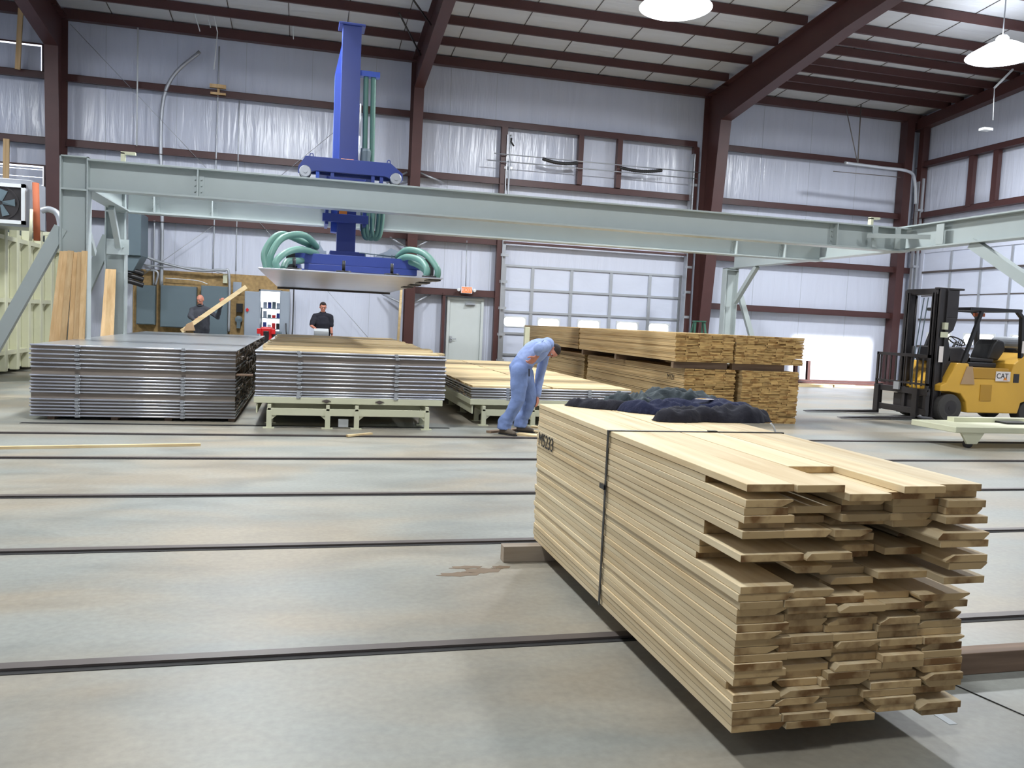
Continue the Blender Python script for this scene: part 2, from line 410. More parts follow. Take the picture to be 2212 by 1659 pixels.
# right wall girts, rake, corner steel
g = MB()
for z in (7.58, 5.86):
    g.box(20.14, 20.17, 5, 24.4, z-.1, z+.1).box(20.06, 20.3, 5, 24.4, z-.1, z-.09).box(20.14, 20.3, 5, 24.4, z+.09, z+.1)
for y in (22.0, 21.05): g.box(20.12, 20.26, y-.1, y+.1, 5.9, 7.5)
trim(g, 'iron')
g = MB(); g.box(19.6, 19.9, 24.36, 24.7, 0, 9.1); g.box(20.05, 20.3, 24.1, 24.3, 4.6, 9.2)
g.box(19.9, 20.3, 24.5, 24.56, 2.34, 2.54).box(19.9, 20.3, 24.5, 24.56, 3.92, 4.12); trim(g, 'iron')
g = MB(); g.add([(20.0, 24.6, roofz(24.6)-.55), (20.3, 24.6, roofz(24.6)-.55), (20.3, 24.6, roofz(24.6)-.2), (20.0, 24.6, roofz(24.6)-.2),
                 (20.0, 4, roofz(4)-.55), (20.3, 4, roofz(4)-.55), (20.3, 4, roofz(4)-.2), (20.0, 4, roofz(4)-.2)],
                [(0,1,2,3),(4,5,6,7),(0,1,5,4),(1,2,6,5),(2,3,7,6),(3,0,4,7)]); trim(g, 'iron')

# rigid frames: tapered column + haunch + rafter at X
def frame(xc, wd, zb=0, depth0=.28, depth1=1.0):
    g = MB(); yo = 24.55; x0, x1 = xc-wd/2, xc+wd/2
    zk = 8.1
    # outer flange, inner flange (tapered), web
    g.box(x0, x1, yo-.02, yo, 0, 9.1)
    g.prism([(yo-depth0, 0), (yo-depth0-.02, 0), (yo-depth1-.02, zk), (yo-depth1, zk)], x0, x1, axis=0)
    g.prism([(yo, 0), (yo-depth0, 0), (yo-depth1, zk), (yo-depth1, 9.15), (yo, 9.1)], xc-.01, xc+.01, axis=0)
    # knee plate
    g.box(x0, x1, yo-depth1-.03, yo, 9.08, 9.11)
    # rafter: bottom flange from the knee toward the camera, getting slimmer
    yb = [(yo-depth1, zk), (17.5, roofz(17.5)-.98), (5, roofz(5)-.98)]
    for (ya, za), (yc_, zc_) in zip(yb[:-1], yb[1:]):
        g.prism([(ya, za), (yc_, zc_), (yc_, zc_-.02), (ya, za-.02)], x0, x1, axis=0)
        g.prism([(ya, za), (yc_, zc_), (yc_, roofz(yc_)-.24), (ya, roofz(ya)-.24)], xc-.01, xc+.01, axis=0)
    g.prism([(yo, roofz(yo)-.24), (5, roofz(5)-.24), (5, roofz(5)-.26), (yo, roofz(yo)-.26)], x0, x1, axis=0)
    return g
trim(frame(-6.44, .32, depth0=.45, depth1=.9), 'iron')
trim(frame(2.93, .28, depth0=.25, depth1=.85), 'iron')
trim(frame(12.32, .36, depth0=.35, depth1=1.15), 'iron')
# brace rods under the roof and across the wall
g = MB()
for a, b in (((862, 28, 20), (917, 135, 24.3)), ((893, 0, 19.5), (944, 72, 22.5))):
    g.tube([at(*a), at(*b)], .022, 6)
trim(g, 'black')
g = MB()
for a, b in (((152, 52), (445, 362)), ((722, 285), (600, 385)), ((700, 620), (800, 735)), ((560, 480), (600, 525)), ((460, 488), (300, 600))):
    g.tube([at(a[0], a[1], 24.45), at(b[0], b[1], 24.45)], .008, 5)
g.tube([at(903, 372, 24.3), at(960, 395, 24.5)], .03, 6); g.tube([at(880, 372, 24.3), at(835, 395, 24.5)], .03, 6)
for a, b in (((880, 535), (830, 505)), ((895, 535), (935, 515)), ((868, 655), (825, 635)), ((893, 655), (930, 636))):
    g.tube([at(a[0], a[1], 24.3), at(b[0], b[1], 24.6)], .03, 6)
trim(g, 'galv')

# louvred windows behind the left bay
def window(n, x0, x1, z0, z1, slats):
    fr = MB(); yb = YB
    fr.box(x0-.04, x1+.04, yb-.04, yb, z0-.04, z0).box(x0-.04, x1+.04, yb-.04, yb, z1, z1+.04).box(x0-.04, x0, yb-.04, yb, z0, z1).box(x1, x1+.04, yb-.04, yb, z0, z1)
    o = struct(fr.build('window_%d' % n, 'iron'))
    MB().box(x0, x1, yb-.012, yb-.004, z0, z1).build('daylight_pane', 'skyglow', o)  # glowing sheet added behind the slats in place of outside daylight
    sh = MB(); z = z0+.01
    while z < z1-.05:
        sh.box(x0+.02, x1-.02, yb-.03, yb-.015, z, min(z+slats*.93, z1-.04)); z += slats
    sh.build('slat_blind', 'insul', o); return o
window(1, -8.6, -6.95, 7.6, 8.35, 2.0)
window(2, -8.3, -6.9, 3.3, 5.2, .2)

def rounded(mb, a, b, z0, z1, h0, h1, axis, t=.03, r=.11):
    """window frame with a rounded inner edge and a square outer one"""
    n = 6; inn = []; out = []
    for k, (cx, cz) in enumerate(((b-r, z1-r), (a+r, z1-r), (a+r, z0+r), (b-r, z0+r))):
        ox, oz = (b+t, a-t, a-t, b+t)[k], (z1+t, z1+t, z0-t, z0-t)[k]
        for i in range(n+1):
            th = k*PI/2+i*PI/2/n; inn.append((cx+r*math.cos(th), cz+r*math.sin(th))); out.append((ox, oz))
    for i in range(len(inn)):
        j = (i+1) % len(inn); q = [inn[i], inn[j], out[j], out[i]]
        if out[i] == out[j]: q = q[:3]
        mb.prism(q, h0, h1, axis=axis)
# overhead door on the back wall
def oh_back():
    d = MB(); rows = [0, .62, 1.28, 1.95, 2.65, OHZ]
    wins = [(5.93, 6.62), (7.03, 7.72), (8.35, 9.06), (9.66, 10.37), (10.75, 11.45)]
    holes = [(a, b, 1.5, 1.78) for a, b in wins]
    wallpieces(d, holes, OHX0, OHX1, 0, OHZ, lambda m, a, b, c, e: m.box(a, b, YB+.02, YB+.06, c, e))
    o = struct(d.build('door_1', 'doorpanel'))
    r = MB()
    for z in rows[1:]:
        r.box(OHX0, OHX1, YB-.03, YB+.02, z-.035, z+.03)
    o2 = r.build('section_rail', 'galv', o)
    r = MB()
    for x in (6.78, 8.05, 9.37, 10.7): r.box(x-.05, x+.05, YB-.02, YB+.02, 0, OHZ)
    r.box(OHX0, OHX0+.08, YB-.02, YB+.02, 0, OHZ).box(OHX1-.08, OHX1, YB-.02, YB+.02, 0, OHZ)
    r.build('stile', 'galv', o)
    for a, b in wins:
        fr = MB(); rounded(fr, a, b, 1.5, 1.78, YB, YB+.03, 1)
        fo = fr.build('window_frame', 'white', o)
        MB().box(a, b, YB+.035, YB+.04, 1.5, 1.78).build('glass', 'glass', fo)
    return o
oh_back()
# tracks, torsion shaft, springs of that door
g = MB()
for x in (5.78, 11.86):
    g.box(x-.05, x+.05, 24.5, 24.58, 0, 4.4); g.box(x-.09, x-.07, 24.36, 24.6, 0, 7.2)
    for z in (.4, 1.2, 2.0, 2.8, 3.6, 5.0, 6.2): g.box(x-.12, x+.12, 24.4, 24.44, z, z+.08)
trim(g, 'galv')
sh = thing('torsion_shaft', (8.8, 24.3, 6.5), 'thin steel torsion shaft high above the back overhead door', 'shaft')
g = MB(); g.tube([(5.3, 24.28, 6.6), (12.0, 24.28, 6.62)], .016, 8); g.tube([(5.1, 24.28, 6.38), (11.9, 24.28, 6.42)], .013, 8); g.build('rod', 'galv', sh)
for a, b in (((1172, 343), (1248, 352)), ((1340, 362), (1430, 368))):
    p, q = at(*a, 24.2), at(*b, 24.2); c_ = (p+q)/2; c_.z -= .04
    g = MB(); n = 40; pts = [p.lerp(q, i/n) for i in range(n+1)]
    for i, pp in enumerate(pts): pp.z -= .07*math.sin(PI*i/n)
    g.tube(pts, [.055 if i % 2 else .045 for i in range(n+1)], 8); plabel(g.build('spring', 'black', sh), 'black coil spring')
for x in (5.78, 11.8):
    g = MB(); g.tube(spline([(x, 24.3, 4.3), (x, 24.3, 6.9), (x, 24.3, 7.15)]), .03, 6); g.build('cable_drum_bracket', 'galv', sh)

# overhead door on the right wall
def oh_right():
    zs = [0, .75, 1.45, 2.35, 3.2, 4.05, OHRZ]
    wins = [(22.52, 23.55), (20.75, 21.95), (18.9, 20.15), (17.1, 18.3)]
    d = MB(); wallpieces(d, [(a, b, 1.58, 1.9) for a, b in wins], OHR0, OHR1, 0, OHRZ, lambda m, a, b, c, e: m.box(XR+.03, XR+.07, a, b, c, e))
    o = struct(d.build('door_2', 'doorpanel'))
    r = MB()
    for z in (1.45, 2.35, 3.95): r.box(XR-.03, XR+.03, OHR0, OHR1, z-.035, z+.025)
    for z in (.75, 3.15): r.box(XR+.01, XR+.03, OHR0, OHR1, z-.02, z+.01)
    r.build('section_rail', 'steel', o)
    r = MB()
    for y in (22.75, 21.5, 20.35, 19.1, 17.9): r.box(XR-.01, XR+.03, y-.04, y+.04, 0, OHRZ)
    r.build('stile', 'galv', o)
    for a, b in wins:
        fr = MB(); z0, z1 = 1.58, 1.9; rounded(fr, a, b, z0, z1, XR, XR+.03, 0)
        fo = fr.build('window_frame', 'white', o)
        MB().box(XR+.04, XR+.045, a, b, z0, z1).build('glass', 'glass', fo)
oh_right()
g = MB()
g.box(20.12, 20.2, 24.05, 24.12, 0, 7.1); g.box(20.02, 20.06, 24.1, 24.22, 0, 7.0)
for z in (.6, 1.4, 2.3, 3.2, 4.1, 5.0, 6.0): g.box(20.0, 20.22, 24.04, 24.16, z, z+.07)
trim(g, 'galv')

# exit door
def exit_door():
    g = MB(); g.box(4.12, 4.2, 24.62, 24.78, 0, 2.22).box(5.17, 5.25, 24.62, 24.78, 0, 2.22).box(4.12, 5.25, 24.62, 24.78, 2.22, 2.3)
    g.box(4.2, 5.17, 24.68, 24.72, .01, 2.22)
    o = struct(g.build('door_3', 'doorp', bevel=.004))
    h = MB(); h.box(4.24, 4.3, 24.63, 24.68, .95, 1.12); h.tube([(4.27, 24.64, 1.04), (4.27, 24.6, 1.04), (4.42, 24.6, 1.04)], .014, 8); plabel(h.build('lever_handle', 'galv', o), 'satin lever handle')
    h = MB(); h.box(4.68, 4.98, 24.6, 24.68, 2.08, 2.14).bar((4.95, 24.6, 2.1), (4.7, 24.5, 2.12), .03, .02); h.build('door_closer', 'galv', o)
    g = MB(); g.box(3.95, 4.03, 24.45, 24.7, 0, 2.4); trim(g, 'iron')
exit_door()
es = thing('exit_sign', (4.64, 24.4, 2.42), 'small lit red exit sign above the white side door', 'sign')
MB().box(4.47, 4.81, 24.3, 24.37, 2.42, 2.62).build('housing', 'white', es, .006)
MB().box(4.49, 4.79, 24.292, 24.3, 2.44, 2.6).build('lit_face', 'exitglow', es)
text('lettering', 'EXIT', .14, 'logo', es, (4.64, 24.288, 2.515), (1, 0, 0), (0, 0, 1))
for sx, nm in ((4.4, 'lamp_head'), (4.88, 'lamp_head')):
    MB().lathe([(.01, -.06), (.05, -.05), (.045, 0)], (sx, 24.36, 2.52), 1, 12).build(nm, 'white', es)

# ------------------------------------------------------------------ floor rails
for i, y in enumerate((11.0, 9.24, 7.38, 5.73, 3.87)):
    g = MB(); g.box(XL+.2, XR-.4, y-.015, y+.05, 0, .014); g.cur = 1; g.box(XL+.2, XR-.4, y-.055, y-.015, 0, .003)
    o = g.build('trim_%d' % tn, ['steel', 'slot']); tn += 1; struct(o)
g = MB(); g.box(-3.6, 2.1, 11.9, 12.0, 0, .004); 
g.bar((2.99, 3.12, .002), (3.18, 2.3, .002), .006, .003)
trim(g, 'slot')
# dried spill
g = MB()
for (cx, cy, rx, ry) in ((.98, 5.0, .13, .04), (1.14, 5.06, .12, .05), (1.28, 5.12, .06, .03), (1.05, 5.14, .1, .03)):
    pts = [(cx+rx*math.cos(t*PI/8)*(1+.25*math.sin(t*2.3)), cy+ry*math.sin(t*PI/8)*(1+.2*math.cos(t*3.1))) for t in range(16)]
    g.prism(pts, 0, .0015, axis=2)
tag(g.build('floor_stain', paint('dried_brown_spill', (118, 98, 74), .5)), 'brown dried spill on the bare floor left of the strapped lumber', 'stain')

tag(MB().box(2.665, 2.705, 2.77, 2.98, 0, .0012).build('floor_tape', paint('faded_white_tape', (196, 204, 208), .5)), 'faded white tape strip on the floor at the right corner of the near stack', 'tape')
# ================================================================== LUMBER BOARDS
REST = MB()        # everything past the ones built one by one
def board(x0, x1, y0, y1, z0, z1, mat, label, group, tone=None, bev=.0022, wane=None):
    g = MB(); g.tone = random.random() if tone is None else tone
    if wane:
        w1, w2 = wane; h = z1-z0
        g.prism([(x0, z0 if w1 >= 0 else z0+h*.7), (x0-w1 if w1 < 0 else x0, z0)][:1 if w1 >= 0 else 2] + ([(x1-w2, z0), (x1, z0+h*.75)] if w2 > 0 else [(x1, z0)]) + [(x1, z1)] + ([(x0+w1, z1), (x0, z1-h*.7)] if w1 > 0 else [(x0, z1)]), y0, y1)
    else: g.box(x0, x1, y0, y1, z0, z1)
    o = g.build('lumber_board', mat, bevel=bev); return tag(o, label, 'board', group)
X0P, X1P, Y0P, Y1P = 1.575, 2.6, 2.66, 5.42
TH = .0295
S = {1: [0, -.02, .36, -.06, -.02], 2: [.32, .32, -.05, -.02, .0], 3: [0, .3, .02, -.01, -.04], 4: [0, .02, .05, 0, -.04], 5: [.0, .25, .0, 0, -.06],
     6: [.04, .1, .06, .02, .1], 7: [0, 0, 0, .3, -.08], 8: [.3, .25, .05, .35, -.08], 9: [.3, .22, .3, .4, .2], 10: [0, 0, .1, .05, -.08],
     11: [.33, .1, .12, .35, -.08], 12: [.33, .04, .15, .4, .3], 13: [.36, .33, .1, .02, -.07], 14: [0, .35, .06, .16, .35], 15: [.0, .02, .14, .3, .3],
     16: [0, .0, .02, .05, 0], 27: [.06, .0, .0, .02, 0]}
POS = ['at the left edge', 'second from the left', 'in the middle', 'second from the right', 'at the right edge']
rnd = random.Random(11)
for L in range(1, 33):
    z1 = 1.052-(L-1)*TH; z0 = z1-TH+.0012
    ws = [rnd.uniform(.17, .24) for _ in range(5)]; k = (X1P-X0P-.004)/sum(ws); x = X0P+rnd.uniform(-.004, .004)
    if L == 10: ws = [.27, .21, .18, .18, .2]; k = (X1P-X0P-.004)/sum(ws)
    for c_ in range(5):
        wv = ws[c_]*k; sb = S.get(L, [0]*5)[c_]
        if L > 16: sb += rnd.choice([0, 0, .005, .012, .02, -.01, .03, .04, .07])
        else: sb += rnd.uniform(-.006, .006)
        if L > 16 and c_ == 0: sb = rnd.uniform(-.006, .01) + (.05 if L == 27 else 0) - (.01 if L > 27 else 0)
        y1 = Y1P+rnd.uniform(-.02, .02)
        hw = rnd.choice([0, .0, .0, .004, .008])
        state = ' set back' if sb > .08 else ''
        lo = 'pale board%s %s, %s layer of the near strapped stack' % (state, POS[c_], ORD[L-1])
        x_in = x+hw if c_ else x
        board(x_in, x+wv-.0012, Y0P+sb, y1, z0, z1, 'fresh', lo, 'boards of the near strapped lumber stack', rnd.random()*.8+.2*(L < 3), wane=(rnd.choice([0, 0, 0, 0, .02, .04, -.02]) if c_ and L > 1 else 0, rnd.choice([0, 0, .0, 0, 0, .025, .05]) if L > 1 else 0))
        x += wv
# dunnage under the near stack
DZ = 1.052-32*TH
tag(MB().box(1.32, 2.75, 5.22, 5.31, 0, DZ, .6).build('timber_bearer', 'greywoodx', bevel=.004), 'grey squared timber poking out under the far end of the near stack', 'timber')
tag(MB().box(1.75, 3.75, 3.19, 3.28, 0, DZ, .3).build('timber_bearer', 'brownx', bevel=.004), 'brown squared timber poking out right under the near stack', 'timber')
# steel strap with seal
st = thing('steel_strap', (2.1, 4.07, DZ), 'black steel strap tied round the near lumber stack', 'strap')
g = MB(); t = .003; ys = 4.06; wv = .024
g.box(X0P-.006-t, X0P-.006, ys-wv/2, ys+wv/2, DZ, 1.053+t).box(X0P-.009, X1P+.009, ys-wv/2, ys+wv/2, 1.0535, 1.0535+t).box(X1P+.006, X1P+.009, ys-wv/2, ys+wv/2, DZ, 1.0535)
g.build('band', 'strap', st)
MB().box(X0P-.016, X0P-.004, 4.06, 4.13, .735, .762).build('seal', 'strap', st, .002)
MB().box(2.15, 2.2, 4.05, 4.075, 1.054, 1.061).build('top_seal', 'strap', st, .001)
g = MB(); g.tube(spline([(2.66, 4.2, 1.0), (2.64, 4.2, 1.06), (2.62, 4.21, 1.09)]), .006, 6); g.build('loose_end', 'white', st)
# stencilled lot mark on the side of the stack
mk = tag(bpy.data.objects.new('stencil_mark', None), 'black stencilled lot number on the side of the near stack', 'marking'); COL.objects.link(mk)
mk.location = (X0P-.006, 5.2, .8); mk['_o'] = (X0P-.006, 5.2, .8)
text('lettering', 'M5233', .125, 'ink', mk, (X0P-.0065, 5.2, .815), (0, -1, 0), (0, 0, 1), .001)

# ------------------------------------------------------------------ packs in the background
def pack(x0, x1, y0, y1, z0, z1, nb, indiv=None, seed=1):
    r = random.Random(seed); n = int(round((z1-z0)/TH)); th = (z1-z0)/n
    for L in range(n):
        ws = [r.uniform(.8, 1.25) for _ in range(nb)]; k = (x1-x0)/sum(ws); x = x0+r.uniform(-.01, .01)
        for c_ in range(nb):
            wv = ws[c_]*k; zt = z1-L*th; ya = y0+r.choice([0, .0, .004, .008, .012, -.006, .02]); gap = r.choice([.001, .001, .003, .012])
            hh = th-.0005 - (.008 if r.random() < .08 else 0)
            if indiv: board(x, x+wv-gap, ya, y1+r.uniform(-.03, .03), zt-th+.001, zt-th+hh, 'warm', indiv(L, c_, n), 'boards of the upper left background stack', r.random(), 0)
            else: REST.cur = 0; REST.box(x, x+wv-gap, ya, y1+r.uniform(-.03, .03), zt-th+.001, zt-th+hh, r.random())
            x += wv
P5 = ['leftmost', 'second from left', 'middle', 'second from right', 'rightmost']
pack(6.24, 7.36, 13.15, 18.35, 1.06, 1.56, 5, lambda L, c_, n: 'yellowish board end, %s of the %s row in the upper left background stack' % (P5[c_], ORD[L]), 3)
pack(7.4, 8.76, 13.15, 18.35, 1.06, 1.56, 7, None, 4)
pack(6.47, 7.46, 13.22, 18.35, .0, .94, 5, None, 5)
pack(7.56, 8.7, 13.15, 18.35, .0, .94, 6, None, 6)
pack(6.27, 7.36, 18.5, 23.5, 1.06, 1.56, 5, None, 7)
pack(6.5, 7.46, 18.65, 23.5, .0, .94, 5, None, 9)
pack(7.5, 8.7, 18.5, 23.5, .0, 1.56, 6, None, 10)
for i, (xa, xb, yy, wh) in enumerate(((6.26, 7.3, 13.25, 'front left'), (7.4, 8.45, 13.25, 'front right'), (6.26, 8.5, 16.0, 'middle'), (6.26, 8.5, 18.1, 'back'), (6.3, 8.4, 20.6, 'rear'))):
    tag(MB().box(xa, xb, yy, yy+.1, .943, 1.058, .3).build('timber_bearer', 'brownx'), 'dark squared timber between the two background stack levels, %s one' % wh, 'timber', 'timbers between the background stacks')
mk = tag(bpy.data.objects.new('stencil_mark', None), 'small black scrawl on the lower background stack side', 'marking'); COL.objects.link(mk)
mk.location = (6.45, 13.8, .75); mk['_o'] = (6.45, 13.8, .75)
text('lettering', 'M121', .14, 'ink', mk, (6.46, 13.75, .75), (0, -1, 0), (0, 0, 1), .001)

# ------------------------------------------------------------------ plate stacks
PW, PD = 2.65, 8.2
def plate(x0, y0, z, label, group, topmost=False, dx=0, tk=.016):
    o = thing('metal_plate', (x0+PW/2, y0+PD/2, z), label, 'plate', group)
    g = MB(); g.box(x0+dx, x0+PW+dx, y0, y0+PD, z, z+tk); g.build('sheet', 'alutop', o, .003)
    g = MB(); g.tube([(x0+dx, y0-.004, z+tk/2), (x0+PW+dx, y0-.004, z+tk/2)], .013, 8); g.build('edge_tube', 'alu', o)
    for fx in (.22, .73):
        xx = x0+dx+PW*fx
        g = MB(); g.box(xx-.022, xx+.022, y0-.03, y0-.006, z-.012, z+tk+.01).cyl((xx+.03, y0-.02, z-.014), (xx+.03, y0-.02, z+.02), .01, 8)
        g.build('hose_coupling', 'galv', o)
    return o
edge_n = 0
def stack(x0, y0, zs, wname, topboards, seed, tk=.016):
    """zs: list of bottoms of the plates from the top down"""
    r = random.Random(seed)
    for i, z in enumerate(zs):
        plate(x0, y0+r.uniform(-.004, .008), z, 'shiny aluminium plate, %s from the top in the %s' % (ORD[i] if i else 'first', wname), 'plates of the %s' % wname, dx=r.uniform(-.012, .012), tk=tk)
        zlow = zs[i+1]+tk if i+1 < len(zs) else None
        if zlow is None: continue
        h = z-zlow
        layers = 1 if h < .1 else 2
        for q in range(layers):
            za = zlow+.001+q*(h-.001)/layers; zb = zlow+(q+1)*(h-.001)/layers
            board(x0+.01, x0+PW-.01, y0+.012, y0+.22, za, zb, 'greyx', 'grey-brown board edge below the %s plate%s in the %s' % (ORD[i] if i else 'first', ' (upper row)' if layers > 1 and q else '', wname), 'board edges between the plates', r.random(), 0)
            y = y0+.225
            while y < y0+PD-.2:
                wv = r.uniform(.14, .24); REST.cur = 1
                REST.box(x0+r.uniform(-.02, .06), x0+PW+r.uniform(-.05, .03), y, y+wv-.004, za, zb, r.random()); y += wv
SX1, SY1 = -3.6, 12.32
zs1 = [1.01, .95, .89, .83, .77, .715, .60, .555, .51, .465, .42, .375, .275, .23, .185, .14, .095, .05]
stack(SX1, SY1, zs1, 'big left plate stack', False, 21)
for x in (-3.4, -2.6, -1.9, -1.05): tag(MB().box(x, x+.09, SY1+.05, SY1+PD-.1, 0, .048, .4).build('timber_bearer', 'brownx'), 'low timber bearer under the big left plate stack, at %.0f percent width' % ((x+3.6)/2.65*100) if False else 'low timber bearer under the big left plate stack', 'timber', 'bearers under the left plate stack')
board(-1.25, -.72, SY1+.02, SY1+.13, .665, .69, 'brownx', 'short brown stick poking out right of the big left plate stack', 'loose sticks', .8)
SX2, SY2 = -.66, 11.8
zs2 = [1.055, 1.015, .885, .835, .785, .735, .685, .63, .57, .5, .475, .44]
zs2 = [1.05, 1.005, .90, .845, .79, .735, .68, .625, .565, .50, .465, .43]
stack(SX2, SY2, zs2, 'middle plate stack', True, 31)
SX3, SY3 = 2.5, 12.4
zs3 = [.56, .52, .48, .44, .4]
stack(SX3, SY3, zs3, 'low right plate stack', True, 41)
# top layer boards, across the stack
r = random.Random(5)
y = SY2+.01; i = 0
while y < SY2+PD-.2:
    wv = r.uniform(.19, .34); xa, xb = SX2+.02+r.uniform(0, .1), SX2+PW-.02-r.uniform(-.05, .12); tz = 1.0675+ .027+ (.006 if int(i/4) % 2 else 0)
    if i < 20: board(xa, xb, y, y+wv-.006, 1.0675, tz, 'freshx', '%s cross board from the front on top of the middle plate stack' % (ORD[i] if i else 'first'), 'top boards of the middle plate stack', r.random(), 0)
    else: REST.cur = 2; REST.box(xa, xb, y, y+wv-.006, 1.0675, tz, r.random())
    y += wv; i += 1
y = SY3+.01; i = 0
while y < SY3+PD-.2:
    wv = r.uniform(.24, .36)
    for side, (xa, xb) in enumerate(((SX3+.01, SX3+1.28), (SX3+1.31, SX3+PW-.02))):
        xa += r.uniform(-.02, .02); xb += r.uniform(-.02, .02)
        if i < 12: board(xa, xb, y, y+wv-.006, .5775, .605+r.uniform(0, .004), 'freshx', '%s pale cross board from the front, %s half of the low right stack top' % (ORD[i] if i else 'first', ('left', 'right')[side]), 'top boards of the low right plate stack', r.random(), 0)
        else: REST.cur = 2; REST.box(xa, xb, y, y+wv-.006, .5775, .603, r.random())
    y += wv; i += 1
o = REST.build('lumber_board', ['warm', 'greyx', 'freshx']); tag(o, 'remaining stacked boards of the background packs and between the metal plates', 'board', None, 'stuff')

# ------------------------------------------------------------------ lift tables under stacks
def cart(x0, y0, zt, label, flip=False):
    o = thing('roller_bench', (x0+PW/2, y0+PD/2, 0), label, 'bench', 'cream benches under the plate stacks')
    g = MB(); ht = .085
    g.box(x0-.01, x0+PW-.03, y0-.02, y0, zt-ht, zt).box(x0-.01, x0+PW-.03, y0+PD-.1, y0+PD-.08, zt-ht, zt).box(x0-.01, x0+.01, y0, y0+PD-.1, zt-ht, zt).box(x0+PW-.05, x0+PW-.03, y0, y0+PD-.1, zt-ht, zt)
    g.box(x0+.01, x0+PW-.05, y0, y0+PD-.1, zt-.02, zt-.001)
    g.build('deck', 'cream', o, .004)
    for fx in (.365, .645):
        xx = x0+PW*fx; g = MB(); g.prism([(xx-.065, zt-.04), (xx, zt-.075), (xx+.065, zt-.04), (xx, zt-.02)], y0-.03, y0-.02)
        g.cyl((xx, y0-.05, zt-.045), (xx, y0-.02, zt-.045), .02, 10); plabel(g.build('locking_pin', 'steel', o), 'dark locking pin')
    # lower frame
    z1 = zt-ht-.012; x1 = x0+.17; x2 = x0+PW-.23
    g = MB(); g.box(x1, x2, y0-.08, y0-.06, z1-.15, z1-.05).box(x1, x2, y0+.5, y0+.52, z1-.15, z1)
    xs = [x1+.03, x0+.99, x0+1.39, x2-.03]
    for xx in xs: g.bar((xx, y0-.08, z1-.04), (xx, y0+PD-.4, z1-.04), .05, .08)
    g.box(x1, x2, y0+PD-.42, y0+PD-.4, z1-.15, z1); g.box(x0+.02, x0+.04, y0+.0, y0+PD-.2, z1-.13, z1)
    g.build('lower_frame', 'cream', o, .003)
    for i, xx in enumerate(xs):
        for j, yy in enumerate([y0-.06] + ([y0+.5, y0+1.7, y0+2.9, y0+4.1, y0+5.3, y0+6.6] if i in (0, 3) else [y0+3.0])):
            g = MB(); g.box(xx-.035, xx+.035, yy-.03, yy+.03, .012, z1-.08).box(xx-.08, xx+.07, yy-.05, yy+.05, 0, .012)
            sg = 1 if i in (0, 2) else -1
            g.prism([(xx, z1-.15), (xx+sg*.1, z1-.15), (xx, z1-.24)], yy-.01, yy+.0)
            g.build('leg', 'cream', o)
    return o
c2 = cart(SX2, SY2, .428, 'cream steel bench on floor feet under the middle plate stack')
MB().box(.48, .62, SY2-.02, SY2+.02, .02, .13).build('junction_box', 'white', c2, .004)
cart(SX3, SY3, .398, 'cream steel bench under the low right plate stack, behind the bending person')

# ------------------------------------------------------------------ GANTRY STRUCTURE
def bolts(mb, x, y, z, n=3, dz=.1):
    for k in range(n): mb.cyl((x, y-.025, z+k*dz), (x, y, z+k*dz), .014, 6)
gt = thing('gantry_frame', (4.2, 16.5, 0), 'pale grey-green steel gantry of two long parallel beams on posts', 'gantry')
ZBb, ZBt = 3.455, 3.95
def runway(Y, x0, x1, zb, zt):
    g = MB(); g.ibeam((x0, Y, (zb+zt)/2), (x1, Y, (zb+zt)/2), .3, zt-zb, tf=.03)
    b = g.build('runway_beam', 'gantry', gt, .003)
    for x in (-1.82, 10.48) if Y < 16 else (-1.9, 9.9, 11.2, -3.0):
        g = MB(); g.box(x-.012, x+.012, Y-.15, Y-.006, zb+.03, zt-.03); g.box(x-.09, x+.09, Y-.02, Y-.006, zb+.03, zt-.03)
        bolts(g, x-.05, Y-.02, zb+.12); bolts(g, x+.05, Y-.02, zb+.12); g.build('splice_plate', 'gantry', b)
    return b
bf = runway(15.0, -3.5, 12.24, ZBb, ZBt); br = runway(18.0, -3.5, 12.24, 3.445, 3.93)
g = MB(); g.ibeam((12.36, 9.0, 3.76), (12.36, 22.4, 3.76), .3, .5, tf=.03); g.build('cross_beam', 'gantry', gt, .003)
g = MB(); g.ibeam((-3.6, 15.1, 3.7), (-3.6, 17.9, 3.7), .3, .49, tf=.03); g.build('cross_beam', 'gantry', gt, .003)
g = MB(); g.bar(at(1873, 509, 14.84), at(2010, 512, 14.2), .02, .09)
for x in (11.35, 11.9): g.box(x-.06, x+.06, 14.82, 14.85, 3.5, 3.93)
g.box(12.2, 12.22, 13.9, 14.1, 3.55, 3.95); g.build('corner_tie', 'gantry', gt)
def ipost(x0, x1, Y, z1, zb=0):
    g = MB(); d = .26
    g.box(x0, x0+.022, Y-d/2, Y+d/2, .02, z1).box(x1-.022, x1, Y-d/2, Y+d/2, .02, z1).box(x0+.022, x1-.022, Y-.008, Y+.008, .02, z1)
    g.box(x0-.08, x1+.08, Y-.2, Y+.2, 0, .022).box(x0, x1, Y-d/2, Y+d/2, z1-.02, z1)
    g.box(x0+.022, x1-.022, Y-d/2, Y-.01, 3.43, 3.46)
    return g.build('post', 'gantry', gt, .002)
ipost(-3.92, -3.5, 15.0, 3.98); ipost(-3.9, -3.52, 18.0, 3.9)
ipost(11.95, 12.35, 22.2, 3.5); ipost(12.2, 12.56, 9.6, 3.5)
def brace(p, q, w=.2, h=.12):
    g = MB(); g.bar(p, q, w, h); return g.build('brace', 'gantry', gt)
brace((-3.92, 15, 2.82), (-5.3, 15, .02), .12, .2)
brace((-3.85, 18, 2.95), (-5.0, 18, .02), .12, .22)
brace((-3.72, 15.1, 3.42), (-3.72, 16.2, 2.5), .1, .12); brace((-3.65, 17.9, 2.75), (-3.6, 17.0, 3.42), .1, .12)
